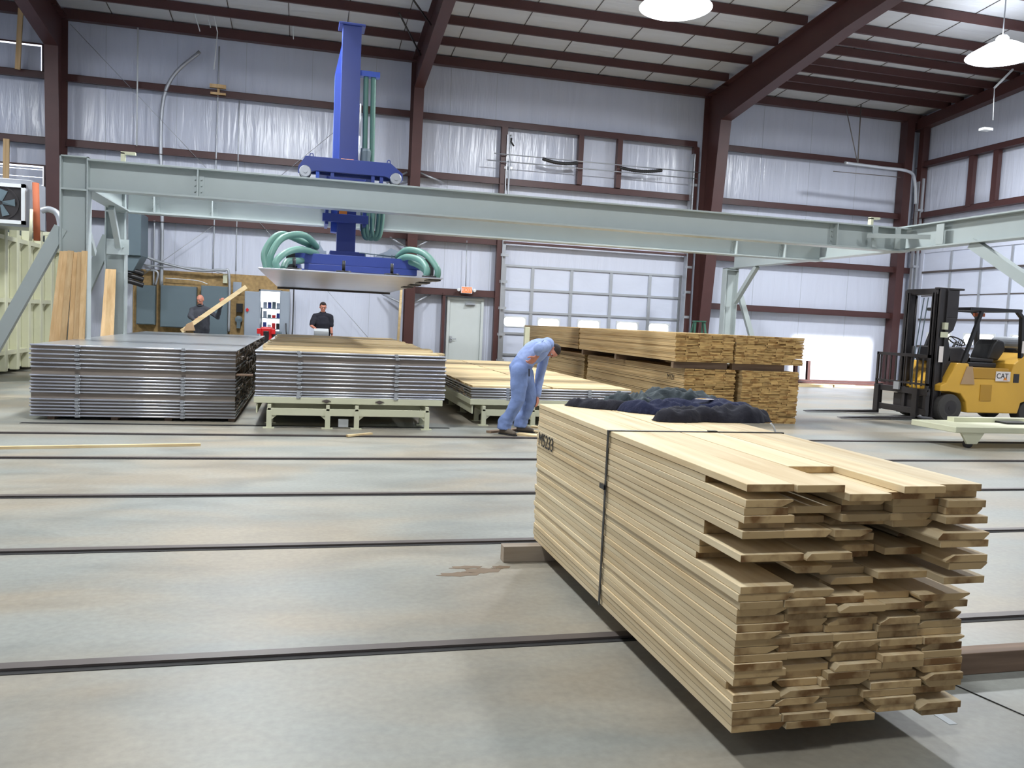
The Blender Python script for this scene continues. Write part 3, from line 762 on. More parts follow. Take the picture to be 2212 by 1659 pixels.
brace((12.25, 22.0, 2.5), (12.3, 21.0, 3.5), .12, .12); brace((12.5, 22.2, 2.75), (13.5, 22.1, .02), .14, .14)
brace((12.36, 13.3, 3.52), (12.36, 11.3, 2.35), .14, .2)
g = MB(); g.box(-3.86, -3.45, 17.84, 17.86, 2.6, 2.9); bolts(g, -3.55, 17.84, 2.75, 1); g.build('gusset', 'gantry', gt)
for xx, yy in ((-2.95, 15.0), (11.4, 15.0)):
    g = MB(); g.box(xx-.08, xx-.02, yy-.05, yy+.05, ZBt, ZBt+.16).box(xx-.08, xx+.14, yy-.05, yy+.05, ZBt+.14, ZBt+.18); g.build('end_stop', 'cream', gt)

# ------------------------------------------------------------------ BLUE LIFTING CARRIAGE
cr = thing('lifting_carriage', (.7, 16.45, 2.3), 'deep blue lifting carriage with tall mast riding on the gantry beams', 'crane')
def endtruck(Y, z):
    g = MB(); x0, x1 = -.2, 1.6; t = z
    g.prism([(x0+.0, t+.08), (x0+.12, t+.27), (x1-.22, t+.27), (x1, t+.1), (x1, t-.02), (x1-.22, t-.0), (x1-.3, t+.03), (x0+.3, t+.03), (x0+.2, t), (x0, t)], Y-.13, Y-.05)
    g.prism([(x0+.0, t+.08), (x0+.12, t+.27), (x1-.22, t+.27), (x1, t+.1), (x1, t-.02), (x0, t)], Y+.05, Y+.13)
    g.box(x0+.12, x1-.22, Y-.05, Y+.05, t+.24, t+.27)
    o = g.build('end_truck', 'blue', cr, .006)
    for x in (-.08, 1.48):
        w_ = MB(); w_.lathe([(.03, -.16), (.09, -.16), (.1, -.15), (.1, -.1), (.085, -.1), (.085, .1), (.1, .1)], (x, Y, z+.005), 1, 20)
        w_.cyl((x, Y-.175, z+.005), (x, Y-.15, z+.005), .035, 10); plabel(w_.build('wheel', 'galv', o), 'bare steel flanged wheel')
    for x in (.1, .35, 1.05, 1.2):
        b_ = MB(); b_.box(x, x+.06, Y-.1, Y+.02, z-.09, z+.06); b_.build('guide_bracket', 'bluel' if x < .2 else 'blue', o)
    for x in (0.02, 1.35):
        b_ = MB(); b_.tube(spline([(x-.03, Y-.08, t+.26), (x-.02, Y-.08, t+.32), (x+.02, Y-.08, t+.32), (x+.03, Y-.08, t+.26)], 4), .008, 6); b_.build('lifting_eye', 'blue', o)
    return o
endtruck(15.0, 4.045); endtruck(18.0, 4.025)
g = MB(); g.box(.15, .3, 15.1, 17.9, 4.1, 4.3).box(1.0, 1.15, 15.1, 17.9, 4.1, 4.3).box(.3, 1.0, 15.9, 16.0, 4.1, 4.28).box(.3, 1.0, 16.95, 17.05, 4.1, 4.28)
g.box(.25, 1.1, 16.0, 16.12, 3.35, 3.5).box(.3, .36, 16.05, 16.95, 3.3, 4.1).box(1.0, 1.06, 16.05, 16.95, 3.3, 4.1)
g.build('bridge_frame', 'blue', cr, .005)
mst = MB(); mst.box(.53, .88, 16.2, 16.55, 2.75, 7.05); mst.box(.46, .95, 16.15, 16.6, 7.03, 7.07); m_o = mst.build('mast', 'blue', cr, .008)
g = MB(); g.box(.42, .53, 16.42, 16.75, 3.2, 6.2).prism([(.53, 6.2), (.42, 6.2), (.53, 6.75)], 16.45, 16.7); plabel(g.build('guide_rail', 'bluel', cr), 'brighter blue guide rail'); 
g = MB(); g.box(.86, 1.26, 16.35, 16.5, 6.18, 6.28); g.build('hose_arm', 'bluel', cr)
for x, zl in ((1.0, 4.7), (1.14, 4.45)):
    g = MB(); g.tube(spline([(x, 16.42, 6.2), (x+.01, 16.42, 5.4), (x+.02, 16.42, zl), (x+.03, 16.4, 4.3)]), .05, 12); plabel(g.build('hose', 'hose', cr), 'green upright hose')
for x, r_ in ((1.05, .09), (1.12, .13), (1.22, .1)):
    g = MB(); g.tube(spline([(x, 16.5, 3.9), (x-.02, 16.4, 3.3), (x+.04, 16.4, 3.12), (x+.04+r_, 16.4, 3.2), (x+r_+.08, 16.45, 3.6), (x+r_+.05, 16.5, 3.95)]), .045, 10); plabel(g.build('hose', 'hose', cr), 'green hose loop under the beams')
g = MB(); g.cyl((.9, 16.15, 4.35), (.9, 16.15, 5.0), .022, 10).cyl((.9, 16.15, 5.0), (.9, 16.15, 5.6), .016, 10); plabel(g.build('cylinder_rod', 'galv', cr), 'bright steel rod')
g = MB(); g.lathe([(.05, 0), (.1, .02), (.11, .25), (.09, .3)], (1.02, 16.3, 4.5), 2, 16).box(.94, 1.14, 16.2, 16.42, 4.3, 4.52); plabel(g.build('drive_motor', 'slate', cr), 'grey drive motor')
g = MB(); g.tube([(.55, 15.7, 4.42), (.78, 15.7, 4.42)], .05, 12).box(.36, .5, 15.7, 15.8, 4.3, 4.42); plabel(g.build('warning_beacon', 'orange', cr), 'orange beacon')
g = MB(); g.box(.56, .7, 16.02, 16.2, 3.46, 3.56); plabel(g.build('bearing_block', 'orange', cr), 'orange bearing block')
# lower spreader with vacuum heads
ZS = 2.42
g = MB()
g.box(-.24, 2.0, 14.0, 14.12, ZS, ZS+.17).box(-.24, 1.9, 18.9, 19.02, ZS, ZS+.17)
for x in (-.24, .35, .95, 1.72): g.box(x, x+.12, 14.1, 18.95, ZS+.01, ZS+.16)
g.box(-.05, 1.8, 13.98, 14.14, ZS-.1, ZS).box(.4, 1.05, 15.9, 17.0, ZS+.1, ZS+.38)
g.build('spreader_frame', 'blue', cr, .006)
g = MB(); g.box(.0, .3, 14.2, 14.9, ZS+.15, ZS+.24)
for x in (.06, .14): g.prism([(x, ZS+.24), (x+.07, ZS+.24), (x+.055, ZS+.42)], 14.3, 14.33)
g.prism([(.0, ZS+.24), (.26, ZS+.24), (.2, ZS+.34), (.08, ZS+.34)], 14.25, 14.6); plabel(g.build('vacuum_manifold', 'grey', cr), 'blue-grey manifold')
g = MB(); g.prism([(1.05, ZS+.16), (1.55, ZS+.16), (1.55, ZS+.3), (1.38, ZS+.36), (1.3, ZS+.3), (1.2, ZS+.26)], 14.3, 14.8); plabel(g.build('vacuum_manifold', 'grey', cr), 'blue-grey manifold')
g = MB(); g.tube([(.85, 14.3, ZS+.25), (1.5, 14.3, ZS+.22)], .01, 6)
for x in (.95, 1.1, 1.25, 1.4): g.tube([(x, 14.3, ZS+.15), (x, 14.3, ZS+.25)], .008, 6)
g.build('hand_rail', 'slate', cr)
for x in (-.3, 1.98): g = MB(); g.box(x-.04, x+.1, 13.95, 14.15, ZS-.08, ZS+.2); plabel(g.build('end_cap', 'black', cr), 'black end cap')
zp = 2.24
for x in (-.2, .55, 1.3, 1.9):
    for y in (13.2, 15.2, 17.4, 19.4):
        g = MB(); g.cyl((x, y, zp+.02), (x, y, zp+.05), .12, 14).cyl((x, y, zp+.05), (x, y, ZS+.03), .025, 8); g.build('suction_pad', 'black', cr)
hs = [[(.2, 14.4, 2.66), (-.05, 13.9, 2.86), (-.38, 13.6, 2.78), (-.55, 13.4, 2.5), (-.56, 13.4, 2.27)],
      [(.15, 14.5, 2.7), (-.1, 14.1, 2.78), (-.45, 13.9, 2.85), (-.66, 13.7, 2.55), (-.62, 13.6, 2.27)],
      [(.18, 14.3, 2.6), (-.1, 13.7, 2.62), (-.32, 13.2, 2.52), (-.46, 13.0, 2.36), (-.44, 13.0, 2.26)],
      [(.1, 14.6, 2.56), (-.1, 14.0, 2.46), (-.3, 13.4, 2.4), (-.36, 13.2, 2.27)],
      [(1.5, 14.3, 2.64), (1.62, 13.9, 2.74), (1.85, 13.5, 2.66), (2.02, 13.2, 2.42), (2.02, 13.2, 2.25)],
      [(1.5, 14.3, 2.56), (1.6, 13.9, 2.62), (1.78, 13.5, 2.56), (1.86, 13.2, 2.4), (1.84, 13.2, 2.25)],
      [(1.5, 14.4, 2.52), (1.7, 14.0, 2.54), (1.9, 13.8, 2.42), (1.95, 13.7, 2.27)]]
for i, h in enumerate(hs):
    g = MB(); g.tube(spline(h, 8), .052, 12); plabel(g.build('hose', 'hose', cr), 'green arched hose at the %s end' % ('left' if i < 4 else 'right'))
# carried plate
cp = thing('metal_plate', (.67, 16.35, 2.2), 'single aluminium plate held up under the blue carriage', 'plate')
MB().box(-.68, 1.98, 12.3, 20.4, 2.205, 2.225).build('sheet', 'alu', cp, .003)
g = MB()
g.box(-.68, 1.98, 20.36, 20.42, 2.16, 2.204); plabel(g.build('rear_rail', 'mast', cp), 'dark rail under the far edge')
for k in range(4):
    g = MB(); g.box(1.78, 1.97, 12.45+k*1.1, 12.9+k*1.1, 2.185, 2.204); plabel(g.build('hanging_clip', 'black', cp), 'dark clip under the right edge')

# ------------------------------------------------------------------ CREAM VESSEL, left
vs = thing('kiln_chamber', (-6.7, 20.5, 0), 'tall cream steel chamber with upright ribs along the left side', 'chamber')
g = MB(); g.box(-8.4, -6.22, 17.6, 23.9, .12, 3.05); g.build('shell', 'cream', vs, .01)
for k, y in enumerate((17.75, 18.5, 19.25, 19.98, 20.75, 21.6, 22.45, 23.3)):
    g = MB(); g.box(-6.22, -6.06, y-.08, y+.08, .1, 3.22).box(-6.3, -6.06, y-.09, y+.09, 3.2, 3.3); g.build('rib', 'cream', vs, .015)
g = MB()
for (a, b) in zip((17.75, 18.5, 19.25, 19.98, 20.75, 21.6, 22.45), (18.5, 19.25, 19.98, 20.75, 21.6, 22.45, 23.3)):
    for z in (2.85, 1.55, .45):
        g = MB(); g.box(-6.22, -6.08, a+.08, b-.08, z, z+.09)
        g.prism([(-6.22, z+.01), (-6.1, z+.01), (-6.22, z-.18)], (a+b)/2-.12, (a+b)/2+.12); g.build('stiffener', 'cream', vs)
g = MB(); g.box(-8.4, -6.3, 17.6, 23.9, 3.05, 3.2); plabel(g.build('lid', 'slate', vs), 'slate blue top cover')
# heater/fan unit on top
ht = thing('heater_unit', (-5.9, 18.6, 3.0), 'metal fan heater with round grille hung at the upper left', 'heater')
g = MB(); g.box(-6.75, -5.32, 18.3, 19.2, 3.05, 3.98); g.build('casing', 'galv', ht, .01)
g = MB(); t = .07; x0, x1, z0, z1 = -6.3, -5.42, 3.1, 3.88
g.box(x0, x1, 18.24, 18.3, z0, z0+t).box(x0, x1, 18.24, 18.3, z1-t, z1).box(x0, x0+t, 18.24, 18.3, z0, z1).box(x1-t, x1, 18.24, 18.3, z0, z1); plabel(g.build('grille_frame', 'white', ht), 'bright frame')
g = MB(); g.lathe([(.33, -.01), (.33, -.035), (.3, -.035), (.3, -.01)], (-5.86, 18.29, 3.49), 1, 28); g.box(-6.2, -5.5, 18.27, 18.29, 3.16, 3.82); plabel(g.build('grille', 'mast', ht), 'dark grille')
for k in range(5):
    a = k*2*PI/5; g = MB(); c0 = Vector((-5.86, 18.24, 3.49)); d = Vector((math.cos(a), 0, math.sin(a))); e_ = Vector((-math.sin(a), 0, math.cos(a)))
    g.add([c0+d*.04+e_*.03, c0+d*.26+e_*.09, c0+d*.26-e_*.05+Vector((0, .02, 0)), c0+d*.04-e_*.02+Vector((0, .02, 0))], [(0,1,2,3)]); g.build('fan_blade', 'slate', ht)
# pipes by the column
g = MB(); g.cyl(at(77, 395, 18.2), at(80, 520, 18.2), .06, 12); tag(g.build('service_pipe', 'rust'), 'rust orange upright pipe right of the fan heater', 'pipe')
g = MB(); g.cyl(at(68, 452, 18.1), at(66, 520, 18.1), .03, 10); tag(g.build('service_pipe', 'cream'), 'slim cream pipe between the fan heater and orange pipe', 'pipe')
g = MB(); g.tube(spline([at(90, 455, 17.6), at(105, 452, 17.6), at(122, 460, 17.6), at(130, 480, 17.6), at(132, 520, 17.6)]), .06, 12); tag(g.build('bent_duct', 'galv'), 'bent silver pipe elbow beside the maroon column', 'pipe')
for i, (a, b, w_) in enumerate((((45, 18), (38, 150), .12), ((14, 300), (8, 388), .14))):
    g = MB(); lo_ = at(*b, 24.35); lo_.z = 0 if i else lo_.z; g.bar(at(*a, 24.35), lo_, w_, .05); tag(g.build('timber_stud', 'warmz'), ('upper' if i == 0 else 'lower')+' pale timber stud against the far left wall bay', 'timber')

# leaning boards
r = random.Random(3)
for i in range(6):
    xb = -3.98+i*.105; lean = .0
    p = Vector((xb, 14.35-.05*(i % 3), .0)); q = Vector((-3.85+i*.068, 14.8-.03*(i % 3), 2.42+.03*r.random()))
    g = MB(); g.tone = r.random(); g.bar(p+Vector((0, 0, .02)), q, .085, .028, (0, 1, 0))
    tag(g.build('leaning_board', 'warmz'), '%s board from the left leaning on the front left gantry post' % (ORD[i] if i else 'first'), 'board', 'boards leaning on the front gantry post')
for i in range(3):
    p = Vector((-3.86+i*.09, 17.35, .02)); q = Vector((-3.82+i*.05, 17.82, 2.3))
    g = MB(); g.tone = r.random(); g.bar(p, q, .09, .026, (0, 1, 0))
    tag(g.build('leaning_board', 'warmz'), '%s thin board from the left leaning on the rear left gantry post' % (('first', 'second', 'third')[i]), 'board', 'boards leaning on the rear gantry post')

# ------------------------------------------------------------------ BACK WALL EQUIPMENT
g = MB(); wallpieces(g, [(-1.28, -.72, 0, 2.19)], -4.65, -.48, 0, 2.62, lambda m, a, b, c, d: m.box(a, b, 24.66, 24.7, c, d))
tag(g.build('backing_board', 'osb'), 'strand board panel fixed to the back wall behind the grey cabinets', 'panel')
def cabinet(x0, x1, z0, z1, y0, y1, label, mat='slate', handle=None):
    o = thing('electrical_cabinet', ((x0+x1)/2, y1, z0), label, 'cabinet', 'electrical cabinets on the back wall')
    MB().box(x0, x1, y0+.02, y1, z0, z1).build('body', mat, o, .005)
    MB().box(x0+.02, x1-.02, y0, y0+.02, z0+.02, z1-.02).build('door', mat, o, .004)
    return o
cabinet(-4.52, -4.04, 1.1, 2.18, 24.4, 24.65, 'narrow slate cabinet, leftmost on the strand board')
cabinet(-3.9, -2.97, 1.05, 2.2, 24.35, 24.65, 'wide slate cabinet behind the bald person')
cabinet(-2.85, -2.14, .9, 2.25, 24.35, 24.65, 'slate cabinet right of the bald person')
o = cabinet(-1.68, -1.26, .02, 2.15, 24.2, 24.65, 'tall light grey cabinet with red switch left of the bright doorway', 'grey')
g = MB(); g.cyl((-1.6, 24.16, 1.63), (-1.6, 24.2, 1.63), .04, 12).box(-1.615, -1.585, 24.14, 24.17, 1.58, 1.68); plabel(g.build('switch', 'red', o), 'red rotary switch')
o = cabinet(-.73, -.46, .02, 2.2, 24.2, 24.65, 'tall light grey cabinet right of the bright doorway', 'grey')
g = MB(); g.tube(spline([(-.55, 24.18, 1.3), (-.52, 24.1, 1.0), (-.38, 24.1, .95), (-.36, 24.2, 1.6), (-.36, 24.3, 2.3)]), .018, 8); g.build('cable', 'black', o)
g = MB(); g.box(-2.02, -1.8, 24.55, 24.65, 2.1, 2.4); tag(g.build('breaker_box', 'grey', bevel=.004), 'small light grey box high on the strand board', 'box')
g = MB(); g.box(-1.92, -1.75, 24.5, 24.65, 1.55, 1.8); tag(g.build('control_box', 'black', bevel=.004), 'small black box left of the tall grey cabinet', 'box')
g = MB(); g.lathe([(.02, 0), (.1, .02), (.1, .06), (.02, .08)], (-1.85, 24.5, 1.35), 1, 18).box(-1.9, -1.8, 24.5, 24.65, 1.1, 1.3); tag(g.build('wall_reel', 'slate'), 'small round reel below the black box', 'reel')
g = MB(); g.box(-2.3, -2.18, 24.55, 24.65, 2.35, 2.6); tag(g.build('junction_box', 'cream', bevel=.004), 'small cream box at the top of the strand board', 'box')
cn = thing('conduit', (-3.9, 24.5, 1), 'grey conduits and cables running along the top of the strand board', 'conduit')
for pts, rr in (([(-4.3, 24.5, 2.6), (-4.0, 24.5, 2.55), (-4.05, 24.5, 2.2)], .03), ([(-3.9, 24.5, 2.2), (-3.9, 24.5, 4.0), (-3.9, 24.5, 7.3), (-3.0, 24.5, 8.6)], .05), ([(-4.1, 24.5, 2.2), (-4.1, 24.5, 3.95)], .025),
                ([(-4.6, 24.4, 3.1), (-4.0, 24.4, 2.85), (-3.0, 24.4, 2.66), (-2.3, 24.4, 2.7), (-2.12, 24.4, 2.55), (-2.1, 24.4, 1.0)], .035), ([(-3.8, 24.5, 2.4), (-3.0, 24.5, 2.38), (-2.7, 24.5, 2.3)], .012),
                ([(-4.5, 24.4, 2.75), (-3.8, 24.4, 2.7), (-2.9, 24.4, 2.72), (-2.3, 24.4, 2.62)], .02), ([(-2.56, 24.5, 2.7), (-2.5, 24.5, 8.8)], .02), ([(-1.95, 24.5, 2.7), (-1.95, 24.5, 7.4)], .016)):
    g = MB(); g.tube(spline(pts, 8), rr, 8); g.build('pipe', 'galv' if rr > .015 else 'white', cn)
g = MB(); g.tube([(-4.55, 24.4, 5.9), (-4.55, 24.4, 9.0)], .02, 8); tag(g.build('conduit', 'white'), 'thin white upright pipe on the back wall beside the left column', 'conduit')
g = MB(); g.tube([(4.64, 24.5, 2.6), (4.62, 24.5, 4.0)], .014, 8); tag(g.build('conduit', 'galv'), 'thin conduit dropping to the lit exit sign', 'conduit')
g = MB(); g.box(-2.72, -2.3, 24.4, 24.48, 7.66, 7.76).box(-2.7, -2.3, 24.4, 24.48, 7.48, 7.54); g.box(-2.53, -2.47, 24.47, 24.7, 7.5, 7.75); tag(g.build('wooden_cleat', 'warmz'), 'two short wooden blocks on the upper back wall girt', 'block')
# dim darker clutter behind rear post
g = MB(); g.box(-4.9, -4.2, 23.2, 24.2, 2.9, 4.0).prism([(-4.9, 2.9), (-4.2, 2.9), (-4.4, 2.5), (-4.7, 2.5)], 23.3, 24.1)
hood = thing('extractor_hood', (-4.55, 23.7, 2.5), 'blue-grey hood mounted behind the rear left gantry post', 'hood'); g.build('casing', 'slate', hood, .01)
g = MB()
for k, z in enumerate((2.5, 2.35, 2.2)):
    g = MB(); g.tube(spline([(-5.0, 23.6, z), (-4.6, 23.5, z+.05), (-4.2, 23.6, z-.05)]), .07, 10); g.build('black_hose', 'black', hood)
# bright doorway with shelving beyond
dr = struct(MB().box(-1.32, -1.28, 24.6, 24.9, 0, 2.23).box(-.72, -.68, 24.6, 24.9, 0, 2.23).box(-1.32, -.68, 24.6, 24.9, 2.19, 2.23).build('door_4', 'grey'))
sf = thing('shelf_unit', (-1.0, 25.25, 0), 'grey shelf unit with small parts seen through the bright doorway', 'shelf')
for x in (-1.27, -.74): MB().box(x-.015, x+.015, 25.05, 25.4, 0, 1.72).build('upright', 'slate', sf)
for z in (.3, .75, 1.1, 1.42, 1.7): MB().box(-1.27, -.74, 25.05, 25.4, z-.015, z+.01).build('shelf', 'grey', sf)
r = random.Random(9)
cols = ['white', 'blue', 'red', 'slate', 'cream', 'orange', 'grey', 'black']
for z, zn in ((.76, 'bottom'), (1.11, 'second'), (1.43, 'third'), (1.71, 'top')):
    for k, pn in enumerate(('left', 'middle left', 'middle right', 'right')):
        x = -1.22+k*.125; h = r.uniform(.08, .2); cc = r.choice(cols)
        tag(MB().box(x, x+.1, 25.1, 25.3, z, z+h).build('parts_bin', cc, bevel=.006), 'small parts box, %s on the %s doorway shelf' % (pn, zn), 'box', 'parts boxes on the doorway shelves')
rm = thing('floor_scrubber', (-1.0, 22.5, 0), 'bright red machine with black middle standing before the doorway', 'machine')
MB().box(-1.15, -.85, 22.4, 22.9, .1, 1.2).build('body', 'red', rm, .04)
MB().box(-1.07, -.93, 22.36, 22.4, .3, 1.1).build('panel', 'black', rm, .01)
for x in (-1.18, -.82): MB().box(x-.05, x+.05, 22.33, 22.5, 1.02, 1.16).build('handle', 'red', rm, .015)
MB().box(-.84, -.62, 22.5, 23.0, .1, 1.1).build('tank', 'slate', rm, .02)
for x in (-1.1, -.7): MB().lathe([(.1, -.04), (.1, .04)], (x, 22.6, .1), 0, 16).build('wheel', 'rubber', rm)

# ladder and bright cones behind the background stacks
ld = thing('step_ladder', (11.18, 22.0, 0), 'green step ladder standing behind the background lumber stacks', 'ladder')
for a, b in (((11.02, 22, 1.88), (10.8, 21.8, 0)), ((11.02, 22.1, 1.88), (10.85, 22.6, 0)), ((11.3, 22, 1.88), (11.52, 21.8, 0)), ((11.3, 22.1, 1.88), (11.48, 22.6, 0))):
    MB().bar(a, b, .05, .03).build('rail', 'green', ld)
MB().box(10.98, 11.34, 21.95, 22.15, 1.87, 1.91).build('top_cap', 'green', ld, .01)
for k in range(5): z = .3+k*.3; sp = .5*(1.88-z)/1.88*.44+0; MB().box(11.02-(1.88-z)*.117, 11.3+(1.88-z)*.117, 21.8+z*.1, 21.88+z*.1, z, z+.03).build('step', 'galv', ld)
g = MB(); g.box(5.86, 6.0, 21.9, 22.04, 0, 1.5); tag(g.build('guard_post', 'cream', bevel=.01), 'cream square post behind the low stack beside the overhead door', 'post')

# steel and timber lying at the back wall right
g = MB(); g.box(15.7, 19.3, 23.9, 24.05, .0, .1).box(15.2, 19.3, 24.1, 24.3, .1, .16); tag(g.build('stacked_channel', 'iron'), 'rusty red channel lying along the foot of the back wall', 'channel')
for i, x in enumerate((15.86, 16.34)):
    g = MB(); g.ibeam((x, 24.2, .16), (x-.02, 24.2, .78), .1, .12, (0, 1, 0)); tag(g.build('stub_post', 'iron'), ('left' if i == 0 else 'right')+' short rusty post standing by the back wall', 'post')
for i, (a, b, y_) in enumerate(((15.2, 17.6, 23.4), (16.6, 18.9, 23.1), (14.9, 16.4, 22.9))):
    tag(MB().box(a, b, y_, y_+.14, 0, .07, .6).build('timber_offcut', 'freshx'), ('farthest', 'middle', 'nearest')[i]+' pale timber lying on the floor by the back wall', 'timber')

# conduit crossbar and hanger upper right
g = MB(); p, q = at(1825, 352, 22.5), at(1958, 369, 22.5); g.tube(spline([p, p.lerp(q, .6), q, at(1975, 385, 22.8), at(1978, 440, 23.0)]), .05, 8)
o = tag(g.build('door_track', 'galv'), 'curved overhead door track hanging near the right corner', 'track')
g = MB()
g.tube([at(1853, 355, 22.5), at(1860, 225, 22.5)], .018, 6); g.tube([at(1853, 355, 22.5), at(1828, 235, 22.5)], .014, 6); g.tube([at(1800, 370, 22.5), at(1945, 383, 22.5)], .012, 6)
tag(g.build('track_hanger', 'steel'), 'thin steel hanger rods carrying the curved door track', 'hanger')
g = MB(); a = at(2148, 190, 19); g.tube([a, at(2188, 150, 19)], .03, 6); g.tube([a, at(2145, 260, 19)], .012, 6); g.box(a.x-.3, a.x-.02, 18.9, 19.1, at(2115, 277, 19).z-.04, at(2115, 277, 19).z+.02)
tag(g.build('ceiling_bracket', 'white'), 'thin white bracket hanging below the right ceiling lamp', 'bracket')
g = MB()
for a, b in (((415, 8), (432, 68)), ((440, 0), (455, 60)), ((455, 0), (470, 70)), ((632, 0), (634, 85)), ((470, 70), (462, 150))):
    g = MB(); g.tube([at(*a, 23.2), at(*b, 23.6)], .014, 6)
    tag(g.build('hanging_wire', 'white'), 'loose pale wire dropping from the roof at upper left', 'wire', 'wires hanging from the roof')
g = MB(); g.tube([at(1105, 298, 24.2), at(1104, 306, 24.2), at(1110, 316, 24.2)], .025, 6); tag(g.build('hanging_hook', 'black'), 'small black hook above the overhead door springs', 'hook')

# ------------------------------------------------------------------ CONSOLE
cs = thing('control_console', (.38, 21.2, 0), 'white control console in front of the person in the black polo shirt', 'console')
MB().box(.2, .56, 21.1, 21.4, .05, .98).build('pedestal', 'white', cs, .01)
MB().prism([(21.05, 1.02), (21.45, 1.02), (21.45, 1.24), (21.05, 1.18)], .2, .56, axis=0).build('desk_top', 'white', cs, .008)
plabel(MB().box(.2, .56, 21.08, 21.42, .98, 1.02).build('seam', 'slate', cs), 'dark band')

# tall thin yellow pole
g = MB(); p, q = at(868, 610, 20.6), at(857, 745, 20.6); q.z = 0; g.bar(p, q, .06, .03, (0, 1, 0)); tag(g.build('timber_pole', 'freshx'), 'thin pale timber pole upright behind the middle plate stack', 'timber')

# ------------------------------------------------------------------ loose timber on the floor
def loose(p, q, w, h, lab, mat='freshx', tone=.8):
    g = MB(); g.tone = tone; p = Vector(p); q = Vector(q); g.bar(p+Vector((0, 0, h/2)), q+Vector((0, 0, h/2)), w, h); tag(g.build('loose_timber', mat), lab, 'timber')
loose((-4.6, 9.58, 0), (-1.16, 10.125, 0), .05, .03, 'long thin pale stick on the floor at the left')
loose((.565, 10.909, .01), (.9, 11.146, .01), .05, .025, 'short pale offcut on the floor before the middle plate stack')
loose((3.0, 11.35, 0), (4.6, 10.2, 0), .16, .026, 'wide plank on the floor right of the bending person')
loose((3.25, 11.65, .0), (4.8, 10.55, .0), .13, .026, 'plank on the floor behind the wide plank')
loose((3.35, 11.9, .03), (4.6, 11.0, .03), .1, .03, 'narrow stick lying on the farther plank pile')
loose((2.6, 11.5, 0), (3.2, 11.85, 0), .1, .03, 'short board by the bending person feet', 'brownx')

# low cream wheeled frame at the right
lc = thing('wheeled_frame', (10.8, 10.6, 0), 'low cream wheeled frame on the floor before the yellow forklift', 'cart')
MB().box(9.6, 12.6, 10.35, 11.3, .24, .33).build('deck', 'cream', lc, .008)
MB().prism([(9.72, .24), (10.14, .24), (10.02, .07), (9.84, .07)], 10.36, 10.4).build('caster_fork', 'cream', lc)
MB().lathe([(.03, -.04), (.065, -.035), (.065, .035), (.03, .04)], (9.93, 10.45, .065), 1, 18).build('caster_wheel', 'mast', lc)
MB().lathe([(.03, -.04), (.085, -.035), (.085, .035), (.03, .04)], (12.3, 10.38, .085), 1, 18).build('caster_wheel', 'mast', lc)
MB().box(10.2, 12.4, 11.05, 11.2, .33, .4).build('side_rail', 'cream', lc)
g = MB(); g.box(11.0, 11.5, 10.8, 11.1, .33, .36); plabel(g.build('pad', 'black', lc), 'black pad')

# ------------------------------------------------------------------ FORKLIFT (front faces -X)
fk = thing('forklift', (13.3, 14.45, 0), 'yellow forklift with black mast facing left by the right wall', 'forklift')
YA, YZ = 13.82, 15.08
def wheel(x, y, r_, w_, nm='wheel'):
    g = MB(); g.lathe([(r_*.45, -w_/2), (r_*.55, -w_/2-.01), (r_*.93, -w_/2), (r_, -w_/2+.03), (r_, w_/2-.03), (r_*.93, w_/2), (r_*.5, w_/2)], (x, y, r_), 1, 30)
    o = g.build(nm, 'rubber', fk)
    g = MB(); g.lathe([(r_*.5, -w_/2-.004), (r_*.42, -w_/2+.03), (r_*.2, -w_/2+.03), (r_*.16, -w_/2-.01), (.01, -w_/2-.01)], (x, y, r_), 1, 20); g.build('hub', 'mast', o); return o
wheel(12.64, 13.97, .285, .3); wheel(12.64, 14.93, .285, .3); wheel(14.62, 14.0, .24, .26); wheel(14.62, 14.9, .24, .26)
body = MB()
body.prism([(12.36, .62), (12.36, .74), (12.5, .8), (12.72, 1.2), (13.0, 1.2), (13.08, .9), (14.0, .92), (14.12, 1.22), (14.4, 1.45), (15.05, 1.45), (15.2, 1.2), (15.2, .35), (14.95, .2), (14.9, .42), (14.62, .5), (14.36, .42), (14.3, .2), (13.05, .2), (13.0, .42), (12.86, .58), (12.6, .62)], YA, YZ)
bo = body.build('chassis', 'yellow', fk, .02)
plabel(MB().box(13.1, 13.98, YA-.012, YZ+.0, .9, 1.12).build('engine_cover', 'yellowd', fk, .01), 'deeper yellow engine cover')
MB().prism([(12.95, 1.14), (13.08, 1.14), (13.16, .78), (12.82, .78)], YA-.02, YA).build('step_guard', 'tan', fk)
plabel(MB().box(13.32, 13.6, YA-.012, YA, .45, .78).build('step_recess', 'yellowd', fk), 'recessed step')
lg = MB().box(13.66, 14.02, YA-.026, YA-.012, .86, 1.06).build('logo_panel', 'logo', fk, .004)
text('lettering', 'CAT', .15, 'black', lg, (13.82, YA-.028, .965), (1, 0, 0), (0, 0, 1))
MB().prism([(13.82+.02, .885), (13.82+.13, .885), (13.82+.075, .95)], YA-.029, YA-.027).build('logo_triangle', 'orange', lg)
# counterweight slots
MB().box(14.12, 14.26, YA-.006, YA+.001, .84, 1.02).build('vent', 'mast', fk)
